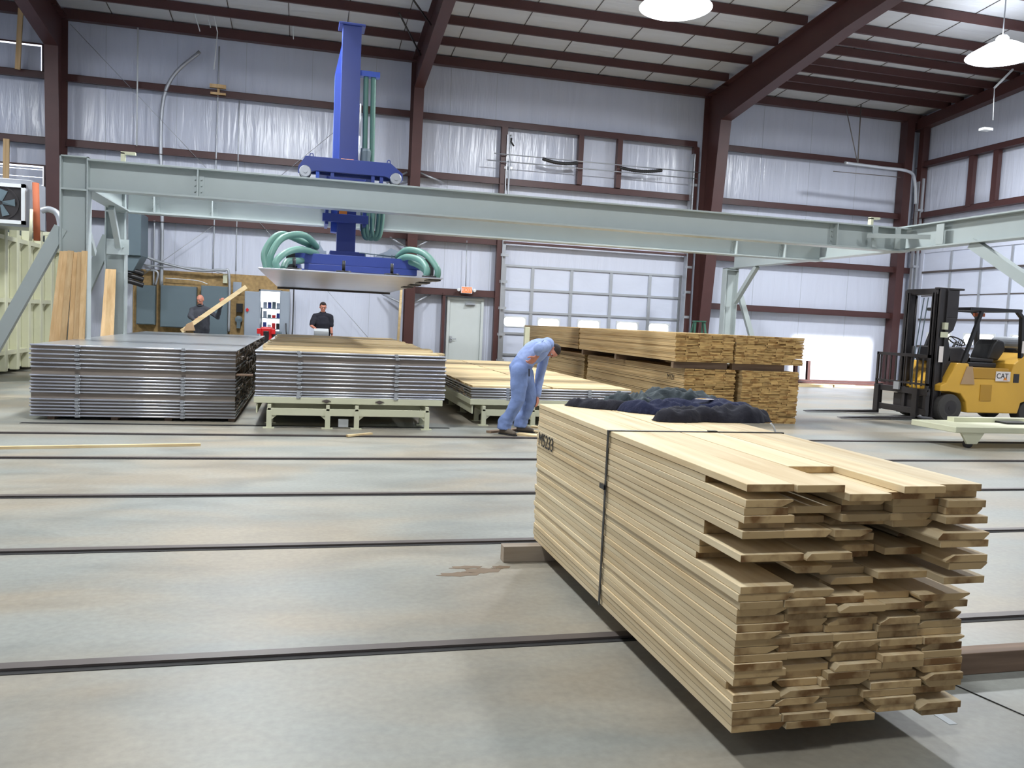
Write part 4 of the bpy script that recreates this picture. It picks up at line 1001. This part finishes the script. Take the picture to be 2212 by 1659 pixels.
# seat, cowl, steering
g = MB(); g.box(13.25, 13.95, 14.1, 14.8, 1.12, 1.22); g.build('seat_base', 'black', fk, .02)
g = MB(); g.prism([(13.35, 1.22), (13.95, 1.22), (13.97, 1.3), (13.35, 1.32)], 14.18, 14.72); g.build('seat_cushion', 'black', fk, .03)
g = MB(); g.prism([(13.8, 1.3), (14.08, 1.26), (14.26, 1.5), (14.2, 1.68), (14.02, 1.72), (13.92, 1.6)], 14.2, 14.7); g.build('seat_back', 'black', fk, .04)
g = MB(); g.prism([(12.62, 1.2), (13.12, 1.2), (13.2, 1.38), (12.95, 1.52), (12.68, 1.5)], 14.0, 14.9); g.build('dash_cowl', 'mast', fk, .03)
g = MB(); g.tube([(13.05, 14.45, 1.35), (13.22, 14.45, 1.62)], .025, 8)
c0 = Vector((13.23, 14.45, 1.64)); n_ = Vector((.53, 0, .85)); a_ = Vector((0, 1, 0)); b_ = n_.cross(a_)
g.tube([c0+(a_*math.cos(t*PI/8)+b_*math.sin(t*PI/8))*.17 for t in range(17)], .014, 6, False); g.bar(c0-b_*.17, c0+b_*.17, .02, .01); g.build('steering_wheel', 'black', fk)
for k in range(3): MB().tube([(12.95+k*.05, 14.15, 1.45), (12.98+k*.05, 14.1, 1.68)], .01, 6).build('lever', 'black', fk)
# overhead guard
for y in (YA+.05, YZ-.05):
    g = MB(); g.bar((12.86, y, 1.14), (13.26, y, 2.3), .07, .06, (0, 1, 0)); g.build('guard_post', 'black', fk, .006)
    g = MB(); g.bar((14.32, y, 1.2), (14.25, y, 2.2), .07, .09, (0, 1, 0)); g.bar((14.25, y, 2.18), (14.12, y, 2.3), .07, .08, (0, 1, 0)); g.build('guard_post', 'black', fk, .006)
    g = MB(); g.bar((12.98, y, 2.3), (14.2, y, 2.31), .07, .07); g.build('guard_rail', 'black', fk, .006)
g = MB(); g.box(12.95, 13.03, YA+.02, YZ-.02, 2.27, 2.33).box(14.12, 14.22, YA+.02, YZ-.02, 2.28, 2.34)
for k in range(7): y = YA+.2+k*.145; g.box(13.0, 14.15, y, y+.03, 2.29, 2.33)
g.build('roof_grille', 'black', fk)
g = MB(); g.box(13.22, 13.42, YA+.14, YA+.24, 2.16, 2.23); plabel(g.build('lamp', 'rust', fk), 'small amber lamp')
g = MB(); g.box(14.27, 14.34, YA+.0, YA+.02, 1.45, 1.7); g.build('warning_label', 'logo', fk)
g = MB(); g.lathe([(.05, -.42), (.15, -.38), (.16, 0), (.15, .38), (.05, .42)], (14.6, 14.45, 1.63), 1, 20); plabel(g.build('gas_cylinder', 'galv', fk), 'grey gas cylinder behind the guard'); 
MB().box(14.45, 14.75, 14.2, 14.7, 1.44, 1.52).build('cylinder_cradle', 'mast', fk)
# mast: outer and inner channels, near and far
for y in (14.0, 14.9):
    g = MB(); g.box(12.3, 12.5, y-.02, y+.02, .08, 2.66).box(12.3, 12.33, y-.06, y+.06, .08, 2.66).box(12.47, 12.5, y-.06, y+.06, .08, 2.66); g.build('outer_channel', 'mast', fk, .004)
    yi = y+(.09 if y < 14.4 else -.09)
    g = MB(); g.box(12.26, 12.42, yi-.02, yi+.02, .12, 2.6).box(12.26, 12.29, yi-.05, yi+.05, .12, 2.6); g.build('inner_channel', 'mast', fk, .004)
    g = MB(); g.cyl((12.46, yi, .3), (12.46, yi, 1.5), .05, 12).cyl((12.46, yi, 1.5), (12.46, yi, 2.55), .028, 10); g.build('lift_cylinder', 'mast', fk)
g = MB(); g.box(12.28, 12.5, 14.0, 14.9, 2.56, 2.68).box(12.26, 12.9, 13.98, 14.08, 2.66, 2.7).box(12.3, 12.5, 14.0, 14.9, .35, .47).box(12.38, 12.5, 14.0, 14.9, 1.25, 1.33); g.build('mast_crosshead', 'mast', fk, .01)
g = MB(); g.box(12.48, 12.8, 14.0, 14.12, 2.1, 2.66).prism([(12.48, 2.1), (12.8, 2.1), (12.72, 1.85), (12.5, 1.7)], 14.0, 14.12).prism([(12.48, 1.7), (12.62, 1.7), (12.74, 1.1), (12.7, .7), (12.48, .6)], 14.0, 14.12); g.build('hose_guard', 'mast', fk, .008)
for z, h, wd in ((1.7, .11, .18), (1.2, .32, .1)):
    g = MB(); g.box(12.36, 12.36+wd, 13.93, 13.94, z, z+h); plabel(g.build('decal', 'cream' if z > 1.5 else 'logo', fk), 'small pale decal')
g = MB(); g.box(12.42, 12.5, 13.9, 13.98, 1.86, 2.0); plabel(g.build('work_light', 'cream', fk), 'round work light')
# carriage, backrest, forks
g = MB(); g.box(12.08, 12.16, 13.85, 15.4, .12, .24).box(12.08, 12.16, 13.85, 15.4, .52, .64)
for y in (13.9, 14.5, 15.3): g.box(12.1, 12.2, y, y+.08, .1, .66)
g.box(12.16, 12.3, 14.02, 14.9, .2, .5)
g.build('fork_carriage', 'mast', fk, .006)
g = MB(); g.box(12.07, 12.11, 13.85, 15.4, 1.28, 1.34).box(12.07, 12.11, 13.85, 13.9, .6, 1.34).box(12.07, 12.11, 15.35, 15.4, .6, 1.34).box(12.07, 12.11, 13.85, 15.4, .72, .76)
for k in range(9): y = 14.02+k*.155; g.box(12.08, 12.1, y, y+.035, .7, 1.3)
g.build('load_backrest', 'mast', fk)
for y in (14.14, 15.3):
    g = MB(); g.box(12.03, 12.09, y-.07, y+.07, .04, .64); g.prism([(12.09, .02), (12.09, .075), (10.6, .045), (10.32, .03), (10.32, .02)], y-.07, y+.07); g.build('fork', 'mast', fk, .004)
g = MB(); g.box(12.02, 12.06, 14.6, 14.76, .58, .74); plabel(g.build('plate_bracket', 'galv', fk), 'bare steel bracket')
for yy in (14.28, 14.4): MB().tube(spline([(12.2, yy, .5), (12.16, yy, 1.0), (12.2, yy, 1.5), (12.3, yy, 2.5)]), .012, 6).build('hydraulic_hose', 'slate', fk)

# ------------------------------------------------------------------ CLOTHES HEAP on the stack
def heap(name, mat, bumps, z, res, seed, label, cat, amp=.35, fold=9.0, parent=None):
    """bumps: (x,y,rx,ry,rot,h)"""
    xs = [b[0] for b in bumps]; ys = [b[1] for b in bumps]; R_ = max(max(b[2], b[3]) for b in bumps)
    x0, x1, y0, y1 = min(xs)-R_, max(xs)+R_, min(ys)-R_, max(ys)+R_
    nx, ny = int((x1-x0)/res)+1, int((y1-y0)/res)+1; H = {}
    for i in range(nx+1):
        for j in range(ny+1):
            x, y = x0+i*res, y0+j*res; acc = 0
            wx = x+.02*noise.noise(Vector((x*8, y*8, seed))); wy = y+.02*noise.noise(Vector((x*8, y*8, seed+9)))
            for (bx, by, rx, ry, rot, h) in bumps:
                c_, s_ = math.cos(rot), math.sin(rot); dx, dy = wx-bx, wy-by
                u, v = (dx*c_+dy*s_)/rx, (-dx*s_+dy*c_)/ry; d = u*u+v*v
                if d < 1: acc = max(acc, h*(1-d**1.6)**.5)
            if acc > 0:
                qx = x+.04*noise.noise(Vector((x*5, y*5, seed+5)))
                n1 = 1-abs(noise.noise(Vector((qx*fold+y*4, y*fold*.7, seed))))*2.4; n2 = 1-abs(noise.noise(Vector((y*fold*1.9, qx*fold*1.3, seed+3))))*2.2
                acc = max(.004, acc*(1-amp*.35) + amp*.06*min(1, acc/.05)*(.75*n1+.4*n2-.35))
            H[i, j] = acc
    g = MB(); idx = {}
    def vid(i, j, top):
        k = (i, j, top)
        if k not in idx:
            idx[k] = len(g.v); g.v.append((x0+i*res, y0+j*res, z+(max(H[i, j], .003) if top else .0005)))
        return idx[k]
    def face(t, sm=True): g.f.append(t); g.mi.append(0); g.sm.append(sm); g.t.append(.5)
    ok = {(i, j) for i in range(nx) for j in range(ny) if max(H[i, j], H[i+1, j], H[i, j+1], H[i+1, j+1]) > .006}
    for (i, j) in ok:
        face((vid(i, j, 1), vid(i+1, j, 1), vid(i+1, j+1, 1), vid(i, j+1, 1)))
        face((vid(i, j, 0), vid(i, j+1, 0), vid(i+1, j+1, 0), vid(i+1, j, 0)))
        for (di, dj, a, b) in ((-1, 0, (i, j), (i, j+1)), (1, 0, (i+1, j+1), (i+1, j)), (0, -1, (i+1, j), (i, j)), (0, 1, (i, j+1), (i+1, j+1))):
            if (i+di, j+dj) not in ok: face((vid(*a, 1), vid(*b, 1), vid(*b, 0), vid(*a, 0)))
    o = g.build(name, mat, parent); s_ = o.modifiers.new('smooth', 'SMOOTH'); s_.iterations = 1; s_.factor = .5
    return tag(o, label, cat) if parent is None else o
ZT = 1.0535
hd = thing('fleece_pullover', (2.4, 4.9, ZT), 'navy and black fleece pullover flung across the near lumber stack', 'pullover')
heap('torso', 'navy', [(2.35, 4.98, .34, .18, -.35, .095), (2.64, 4.88, .24, .2, -.4, .115)], ZT, .0125, 4, '', '', .6, 8, hd)
plabel(heap('sleeve', 'blackcloth', [(2.05, 5.16, .28, .09, -.4, .06), (1.86, 5.28, .14, .055, -.45, .055), (2.2, 5.04, .16, .08, -.4, .06)], ZT, .0125, 5, '', '', .5, 9, hd), 'black sleeve stretched to the left')
plabel(heap('sleeve', 'blackcloth', [(2.42, 4.62, .3, .11, -.2, .085), (2.2, 4.55, .17, .085, .1, .075), (2.62, 4.6, .17, .11, -.4, .11), (2.75, 4.62, .1, .09, -.4, .07)], ZT, .0125, 6, '', '', .55, 9, hd), 'black sleeve bunched at the front')
hj = heap('work_jacket', 'jacket', [(2.38, 5.18, .2, .13, -.3, .18), (2.5, 5.1, .2, .12, -.5, .185), (2.2, 5.25, .22, .1, -.3, .12), (2.3, 5.12, .2, .1, .3, .13), (2.62, 5.02, .16, .1, -.5, .13)], ZT, .0105, 12,
     'crumpled grey-green jacket heaped on top of the navy pullover', 'jacket', .95, 9)
e = MB(); e.cur = 0; ep = Vector((2.53, 4.86, ZT+.105))
for k, (dx, w_, mt) in enumerate(((-.07, .05, 'yellow'), (-.01, .07, 'logo'), (.06, .05, 'cream'))):
    pass
e.prism([(2.45, 4.84), (2.5, 4.87), (2.55, 4.865), (2.62, 4.83), (2.56, 4.82), (2.5, 4.81)], ZT+.108, ZT+.111, axis=2); 
eo = e.build('crest', 'logo', hd)
e = MB(); e.prism([(2.47, 4.845), (2.5, 4.862), (2.54, 4.85), (2.5, 4.825)], ZT+.111, ZT+.113, axis=2); e.build('crest_detail', 'yellow', eo)

# ------------------------------------------------------------------ PEOPLE
def limb(g, pts, rs, n=12, sx=None):
    """closed rounded tube; sx=(axis vector, factor) widens the section along an axis"""
    pts = [Vector(p) for p in pts]; d0 = (pts[0]-pts[1]).normalized(); d1 = (pts[-1]-pts[-2]).normalized()
    P = []; Rr = []
    for t in (.96, .75, .45): P.append(pts[0]+d0*rs[0]*t); Rr.append(rs[0]*math.sqrt(1-t*t))
    P += pts; Rr += list(rs)
    for t in (.45, .75, .96): P.append(pts[-1]+d1*rs[-1]*t); Rr.append(rs[-1]*math.sqrt(1-t*t))
    o = len(g.v); g.tube(P, Rr, n)
    if sx:
        ax = Vector(sx[0]).normalized(); fct = sx[1]
        for k in range(len(P)):
            for j in range(n):
                i = o+k*n+j; v = Vector(g.v[i]); dlt = v-P[k]; v = P[k]+dlt+ax*(dlt.dot(ax)*(fct-1)); g.v[i] = tuple(v)
def blob(g, c, r, n=14):
    """ellipsoid, r = (rx,ry,rz)"""
    o = []; c = Vector(c)
    for i in range(1, n):
        th = PI*i/n
        for j in range(2*n): ph = PI*j/n; o.append(c+Vector((r[0]*math.sin(th)*math.cos(ph), r[1]*math.sin(th)*math.sin(ph), r[2]*math.cos(th))))
    m = 2*n; fs = [(i*m+j, i*m+(j+1) % m, (i+1)*m+(j+1) % m, (i+1)*m+j) for i in range(n-2) for j in range(m)]
    fs += [tuple(range(m))[::-1], tuple((n-2)*m+j for j in range(m))]; g.add(o, fs, True)
def skinned(g, name, mat, parent, vox=.011, smooth=6):
    o = g.build(name, mat, parent)
    r_ = o.modifiers.new('remesh', 'REMESH'); r_.mode = 'VOXEL'; r_.voxel_size = vox; r_.use_smooth_shade = True
    s_ = o.modifiers.new('smooth', 'SMOOTH'); s_.iterations = smooth; s_.factor = .5
    if name in ('shirt', 'trousers'):
        d_ = o.modifiers.new('folds', 'DISPLACE'); d_.texture = FOLD; d_.strength = .022; d_.mid_level = .5
    return o
FOLD = bpy.data.textures.new('cloth_folds', 'CLOUDS'); FOLD.noise_scale = .11; FOLD.noise_depth = 1
class Frame:
    """local frame: o origin, f forward, u up, s side"""
    def __init__(s, o, f, u):
        s.o = Vector(o); s.f = Vector(f).normalized(); s.s = s.f.cross(Vector(u)).normalized(); s.u = s.s.cross(s.f).normalized()
    def p(s, f, r, u): return s.o + s.f*f + s.s*r + s.u*u
def ell(g, fr, c, r, n=12):
    """ellipsoid with axes along the frame (forward, side, up)"""
    o = len(g.v); blob(g, (0, 0, 0), r, n); cc = fr.p(*c)
    for i in range(o, len(g.v)):
        a, b, c_ = g.v[i]; g.v[i] = tuple(cc + fr.f*a + fr.s*b + fr.u*c_)
def head(g, fr):
    """skull, jaw, nose, ears; fr.o = centre of the head"""
    ell(g, fr, (0, 0, .025), (.098, .077, .1)); ell(g, fr, (.022, 0, -.045), (.072, .06, .07)); ell(g, fr, (.04, 0, -.09), (.04, .035, .028))
    limb(g, [fr.p(.09, 0, .015), fr.p(.107, 0, -.022)], [.009, .014], 8)
    ell(g, fr, (.088, 0, .035), (.018, .05, .01)); ell(g, fr, (.09, 0, -.058), (.012, .026, .006)); ell(g, fr, (.088, 0, -.07), (.012, .022, .006))
    for s in (-1, 1): ell(g, fr, (-.005, s*.08, -.005), (.02, .01, .032)); ell(g, fr, (.07, s*.04, -.01), (.02, .02, .018))
def face_bits(fr, parent):
    for s in (-1, 1):
        g = MB(); ell(g, fr, (.0885, s*.031, .014), (.012, .014, .009), 8); e_ = g.build('eye', 'white', parent)
        g = MB(); ell(g, fr, (.099, s*.031, .014), (.003, .006, .006), 6); g.build('iris', 'hair', e_)
        g = MB(); ell(g, fr, (.1, s*.031, .037), (.006, .02, .004), 6); g.build('eyebrow', 'hair', parent)
def hand(g, w, d, pn, size=1.0, curl=.4, thumb=1, side=1):
    """w wrist, d direction of the hand, pn palm normal"""
    w = Vector(w); d = Vector(d).normalized(); pn = Vector(pn); pn = (pn-d*pn.dot(d)).normalized(); s = d.cross(pn)*side
    limb(g, [w, w+d*.045*size, w+d*.085*size], [.028*size, .036*size, .036*size], 10, (pn, .45))
    lens = (.078, .088, .083, .066)
    for i in range(4):
        b = w+d*(.092-.004*abs(i-1.3))*size+s*((i-1.5)*.021*size); L_ = lens[i]*size
        m1 = b+(d*math.cos(curl*.5)+pn*math.sin(curl*.5))*L_*.45; m2 = m1+(d*math.cos(curl*1.3)+pn*math.sin(curl*1.3))*L_*.3; m3_ = m2+(d*math.cos(curl*2)+pn*math.sin(curl*2))*L_*.25
        limb(g, [b-d*.02*size, m1, m2, m3_], [.0105*size, .0095*size, .0088*size, .0075*size], 8)
    tb = w+d*.03*size-s*thumb*.03*size; t1 = tb+(d*.7-s*thumb*.75+pn*.3).normalized()*.04*size; t2 = t1+(d*.95-s*thumb*.25+pn*.35).normalized()*.032*size
    limb(g, [tb+s*thumb*.012, t1, t2], [.014*size, .0115*size, .009*size], 8)
def shoe(parent, heel, toe, mat='boot', hgt=.075):
    h = Vector(heel); t = Vector(toe); d = (t-h).normalized(); g = MB()
    limb(g, [h+Vector((0, 0, .05)), h.lerp(t, .45)+Vector((0, 0, .05)), t-d*.04+Vector((0, 0, .036))], [.046, .046, .034], 12)
    limb(g, [h+Vector((0, 0, .05)), h+d*.015+Vector((0, 0, .15))], [.045, .046], 12)
    o = skinned(g, 'shoe', mat, parent, .01, 3)
    g = MB(); sd_ = d.cross(Vector((0, 0, 1))); L_ = (t-h).length
    prof = [(-.05, .032), (-.03, .044), (.3*L_, .04), (.65*L_, .048), (.95*L_, .036), (L_+.01, .015)]
    poly = [h+d*a+sd_*b for a, b in prof] + [h+d*a-sd_*b for a, b in prof[::-1]]; n = len(poly)
    g.add([(p.x, p.y, .001) for p in poly]+[(p.x, p.y, .02) for p in poly], [tuple(range(n)), tuple(range(n, 2*n))]+[(i, (i+1) % n, n+(i+1) % n, n+i) for i in range(n)])
    g.build('sole', 'black', o); return o

# ---- the bending person in pale blue
pb = thing('person', (3.0, 11.45, 0), 'person in pale blue work clothes bending far forward beside the low stack', 'person')
hipN, hipF = at(1122, 803, 11.32), at(1133, 806, 11.58)
kneeN, kneeF = at(1119, 862, 11.3), at(1146, 866, 11.62)
ankN, ankF = Vector((2.80, 11.38, .1)), Vector((3.12, 11.66, .1))
pel = at(1124, 796, 11.45); waist = at(1139, 772, 11.45); chest = at(1163, 754, 11.46); shl = at(1182, 744, 11.46)
shN, shF = at(1181, 748, 11.24), at(1182, 756, 11.66)
elN, wrN = at(1163, 752, 10.96), at(1161, 769, 11.06)
elF, wrF = at(1166, 812, 11.66), at(1161, 852, 11.6)
hc = at(1191, 756, 11.45)
hfr = Frame(hc, (-.35, -.5, -.85), (1, -.05, -.12))
g = MB()
head(g, hfr); limb(g, [shl, shl.lerp(hc, .8)], [.062, .056])
limb(g, [pel, waist, chest, shl], [.125, .115, .13, .08], 16, ((0, 1, 0), 1.25))
limb(g, [shN, elN, wrN], [.055, .045, .03]); limb(g, [shF, elF, wrF], [.055, .045, .03])
hand(g, wrN, at(1151, 779, 11.1)-wrN, (-.3, .9, .3), 1.25, .7, 1); hand(g, wrF, at(1162, 880, 11.56)-wrF, (-.6, .4, 0), 1.1, .35, -1)
for a, b, c_ in ((hipN, kneeN, ankN), (hipF, kneeF, ankF)): limb(g, [a, b, c_], [.095, .062, .045])
body_ = skinned(g, 'body', 'skin', pb, .0085, 4)
face_bits(hfr, pb)
g = MB()      # shirt
limb(g, [pel.lerp(waist, .55), waist, waist.lerp(chest, .5), chest, shl+Vector((0, 0, .0))], [.142, .15, .165, .165, .105], 18, ((0, 1, 0), 1.22))
limb(g, [shN-Vector((.02, 0, 0)), elN], [.085, .075]); limb(g, [elN, elN.lerp(wrN, .55)], [.07, .055])
limb(g, [shF-Vector((.02, 0, 0)), elF, wrF], [.085, .068, .05])
limb(g, [shl, shl.lerp(hc, .35)], [.085, .075])
for k in range(5):
    a = chest.lerp(elN, .1+.15*k)+Vector((.0, -.1, .02*k)); limb(g, [a+Vector((-.05, 0, -.03)), a+Vector((.04, -.01, .04))], [.012, .01], 8)
skinned(g, 'shirt', 'blueshirt', pb, .012, 4)
g = MB()
bp_ = hfr.p(.03, 0, -.1); ell(g, hfr, (.035, 0, -.105), (.055, .05, .05)); ell(g, hfr, (.06, 0, -.14), (.035, .032, .05)); skinned(g, 'beard', 'hair', pb, .01, 3)
g = MB(); ell(g, hfr, (-.022, 0, .05), (.1, .09, .09)); ell(g, hfr, (-.05, 0, -.01), (.065, .08, .07)); skinned(g, 'hair', 'hair', pb, .01, 3)
g = MB(); tw = Vector((0, 0, .0))
limb(g, [pel.lerp(waist, .75), pel.lerp(waist, .35), pel, pel+Vector((.01, 0, -.1))], [.138, .158, .17, .15], 18, ((0, 1, 0), 1.12))
for a, b, c_ in ((hipN, kneeN, ankN), (hipF, kneeF, ankF)):
    limb(g, [a, a.lerp(b, .5), b, b.lerp(c_, .55), c_+Vector((0, 0, .08))], [.13, .122, .1, .092, .098], 16); g.tube([c_.lerp(b, .25), c_+Vector((.0, 0, .04)), c_+Vector((-.005, 0, -.03))], [.094, .1, .108], 16)
skinned(g, 'trousers', 'bluecloth', pb, .0125, 5)
g = MB(); limb(g, [at(1143, 798, 11.16), at(1143, 812, 11.16)], [.012, .01], 6); g.build('pocket_edge', 'jeans', pb)
shoe(pb, (2.78, 11.40, 0), (2.93, 11.18, 0)); shoe(pb, (3.1, 11.66, 0), (3.3, 11.54, 0))

# ---- standing person in black polo
def standing(root, x, y, top, facing, lean, elL, wrL, elR, wrR, shirt, trouser, polo, hd_dir, hdL, hdR, hoff=0.0, hairy=True, shoe_mat='boot'):
    H = top; hz = H-.12; f = Vector(facing).normalized(); s = f.cross(Vector((0, 0, 1)))
    up = Vector((0, 0, 1)); base = Vector((x, y, 0))
    hc = base+up*hz+f*(lean+hoff); fr = Frame(hc, hd_dir, (0, 0, 1))
    sh = base+up*(H*.825)+f*lean*.8; wa = base+up*(H*.6)+f*lean*.3; pe = base+up*(H*.52)
    L_ = sh+s*.2-up*.012; R_ = sh-s*.2-up*.012
    g = MB(); head(g, fr); limb(g, [sh, hc-up*.06], [.06, .056])
    limb(g, [pe, wa, sh-up*.12, sh], [.12, .115, .13, .07], 16, (s, 1.35))
    hips = (pe-s*.09, pe+s*.09); kn = [h_-up*H*.25+f*.02 for h_ in hips]; an = [Vector((k_.x, k_.y, .1))-f*.02 for k_ in kn]
    for a, b, c_ in zip(hips, kn, an): limb(g, [a, b, c_], [.09, .06, .045])
    limb(g, [L_, elL, wrL], [.052, .042, .028]); limb(g, [R_, elR, wrR], [.052, .042, .028])
    hand(g, wrL, hdL[0], hdL[1], 1.05, hdL[2], 1); hand(g, wrR, hdR[0], hdR[1], 1.05, hdR[2], -1)
    skinned(g, 'body', 'skin', root, .0085, 4); face_bits(fr, root)
    g = MB(); limb(g, [pe+up*.02, wa, sh-up*.2, sh-up*.11], [.14, .145, .155, .14], 18, (s, 1.4)); limb(g, [L_-up*.02, sh+up*.012, R_-up*.02], [.072, .095, .072], 16)
    k = .8 if polo else None
    for a, e_, w_ in ((L_, elL, wrL), (R_, elR, wrR)):
        if polo: limb(g, [a-up*.02, a.lerp(e_, .85)], [.075, .07])
        else: limb(g, [a-up*.02, e_, e_.lerp(w_, .92)], [.075, .066, .046])
    skinned(g, 'shirt', shirt, root, .012, 5)
    g = MB(); g.tube([fr.o+Vector((math.cos(t*PI/6)*.068, math.sin(t*PI/6)*.068, -.128-.012*math.cos(t*PI/6-math.atan2(f.y, f.x))))-f*.01 for t in range(13)], .016, 8); g.build('collar', shirt, root)
    g = MB(); limb(g, [pe+up*.04, pe-up*.06], [.138, .135], 16, (s, 1.3))
    for a, b, c_ in zip(hips, kn, an): limb(g, [a-up*.04, b, c_+up*.02], [.105, .08, .07], 14)
    skinned(g, 'trousers', trouser, root, .013, 4)
    if hairy:
        g = MB(); ell(g, fr, (-.022, 0, .045), (.09, .086, .092)); ell(g, fr, (-.04, 0, 0), (.07, .083, .07)); ell(g, fr, (.03, 0, .1), (.06, .06, .035)); skinned(g, 'hair', 'hair', root, .01, 3)
    for c_ in an: shoe(root, Vector((c_.x, c_.y, 0)), Vector((c_.x, c_.y, 0))+f*.2, shoe_mat)
    return fr
pk = thing('person', (.42, 21.75, 0), 'person in a black polo shirt standing at the white console', 'person')
Y = 21.7
standing(pk, .42, 21.78, 1.9, (-.1, -1, 0), .04, at(673, 704, Y-.1), at(684, 712, Y-.3), at(715, 706, Y), at(717, 724, Y-.05), 'blackcloth', 'jeans', True, (.12, -1, -.3),
         (Vector((.8, -.5, -.2)), (0, -.2, -1), .5), (Vector((.02, -.1, -1)), (-1, 0, 0), .5))
wt = MB(); wt.tube([at(716, 721, Y-.05)+Vector((.035*math.cos(t*PI/5), .035*math.sin(t*PI/5), 0)) for t in range(11)], .01, 6); wt.build('wristwatch', 'black', pk)
# ---- bald person in charcoal holding a long board
pg = thing('person', (-2.55, 21.5, 0), 'bald person in charcoal work clothes holding a long board aslant', 'person')
Y = 21.45
fr = standing(pg, -2.5, 21.6, 1.94, (-.25, -1, 0), .08, at(411, 684, Y), at(420, 691, Y-.22), at(470, 686, Y), at(478, 655, Y-.22), 'greycloth', 'greycloth', False, (-.45, -1, -.35),
              (Vector((.6, -.1, .2)), (.1, .6, 1), 1.1), (Vector((.1, -.1, .6)), (.3, 1, -.2), 1.1), 0.02, False)
g = MB(); ell(g, fr, (.045, 0, -.09), (.045, .05, .035)); skinned(g, 'beard', 'hair', pg, .01, 3)
g = MB(); g.tone = .9; g.bar(at(392, 716, Y-.3), at(532, 619, Y-.3), .03, .1); tag(g.build('held_board', 'freshx'), 'long pale board held aslant by the bald person', 'board')
g = MB(); a = at(408, 705, Y-.42); g.prism([(a.x-.12, a.z-.12), (a.x-.05, a.z+.05), (a.x+.08, a.z+.12), (a.x+.15, a.z-.1)], Y-.5, Y-.42); tag(g.build('leather_apron', 'tan', bevel=.01), 'tan leather pouch under the foot of the slanting board', 'pouch')

# ------------------------------------------------------------------ LIGHTS
def highbay(x, y, label, vis=True, power=900):
    z = 8.5
    if vis:
        o = thing('ceiling_lamp', (x, y, z), label, 'lamp', 'glowing high bay lamps')
        g = MB(); g.lathe([(.1, .5), (.14, .45), (.16, .3), (.34, .3), (.74, .06), (.78, .02), (.74, .0)], (x, y, z), 2, 36); g.build('reflector', 'lampglow', o)
        g = MB(); g.lathe([(.02, -.04), (.4, -.05), (.72, -.01), (.72, .005), (.02, .005)], (x, y, z), 2, 36); g.build('diffuser', 'lampglow', o)
        g = MB(); g.cyl((x, y, z+.5), (x, y, roofz(y)-.02), .015, 8); g.build('hanger', 'galv', o)
    ld_ = bpy.data.lights.new('lamp_light', 'AREA'); ld_.shape = 'DISK'; ld_.size = 1.1; ld_.energy = power; ld_.color = (.93, .965, 1)
    lo = bpy.data.objects.new('lamp_light', ld_); COL.objects.link(lo); lo.location = (x, y, z-.07)
highbay(7.54, 16.9, 'glowing round lamp at the top centre of the roof')
highbay(16.05, 16.9, 'glowing round lamp at the upper right of the roof')
for x, y, pw in ((-1.0, 16.4, 900), (-9, 15.0, 700), (-1.0, 8.4, 720), (7.5, 8.4, 330), (16, 8.4, 480), (-1, 0, 330), (7.5, 0, 160), (16, 0, 120)): highbay(x, y, 'round roof lamp outside the view', False, pw)
W = bpy.data.worlds.new('world'); scene.world = W; W.use_nodes = True
W.node_tree.nodes['Background'].inputs[0].default_value = (.93, .96, 1, 1); W.node_tree.nodes['Background'].inputs[1].default_value = 3.5
sl = bpy.data.lights.new('sun', 'SUN'); sl.energy = 13; sl.angle = .012; sl.color = (1, .97, .93)
so = bpy.data.objects.new('sun', sl); COL.objects.link(so)
so.rotation_euler = Vector((0, 1, -math.tan(math.radians(4.0)))).to_track_quat('-Z', 'Y').to_euler()
so.location = (17.5, -20, 8)
struct(MB().box(-30, 45, -40, 60, -.5, -.31).build('ground', paint('pale_gravel_ground', (190, 186, 178), .9)))

vs_ = scene.view_settings
scene.display_settings.display_device = 'sRGB'
vs_.view_transform = 'Standard'; vs_.look = 'None'; vs_.gamma = 1.0; vs_.exposure = -0.06; vs_.use_curve_mapping = False
scene.cycles.max_bounces = 8; scene.cycles.diffuse_bounces = 4
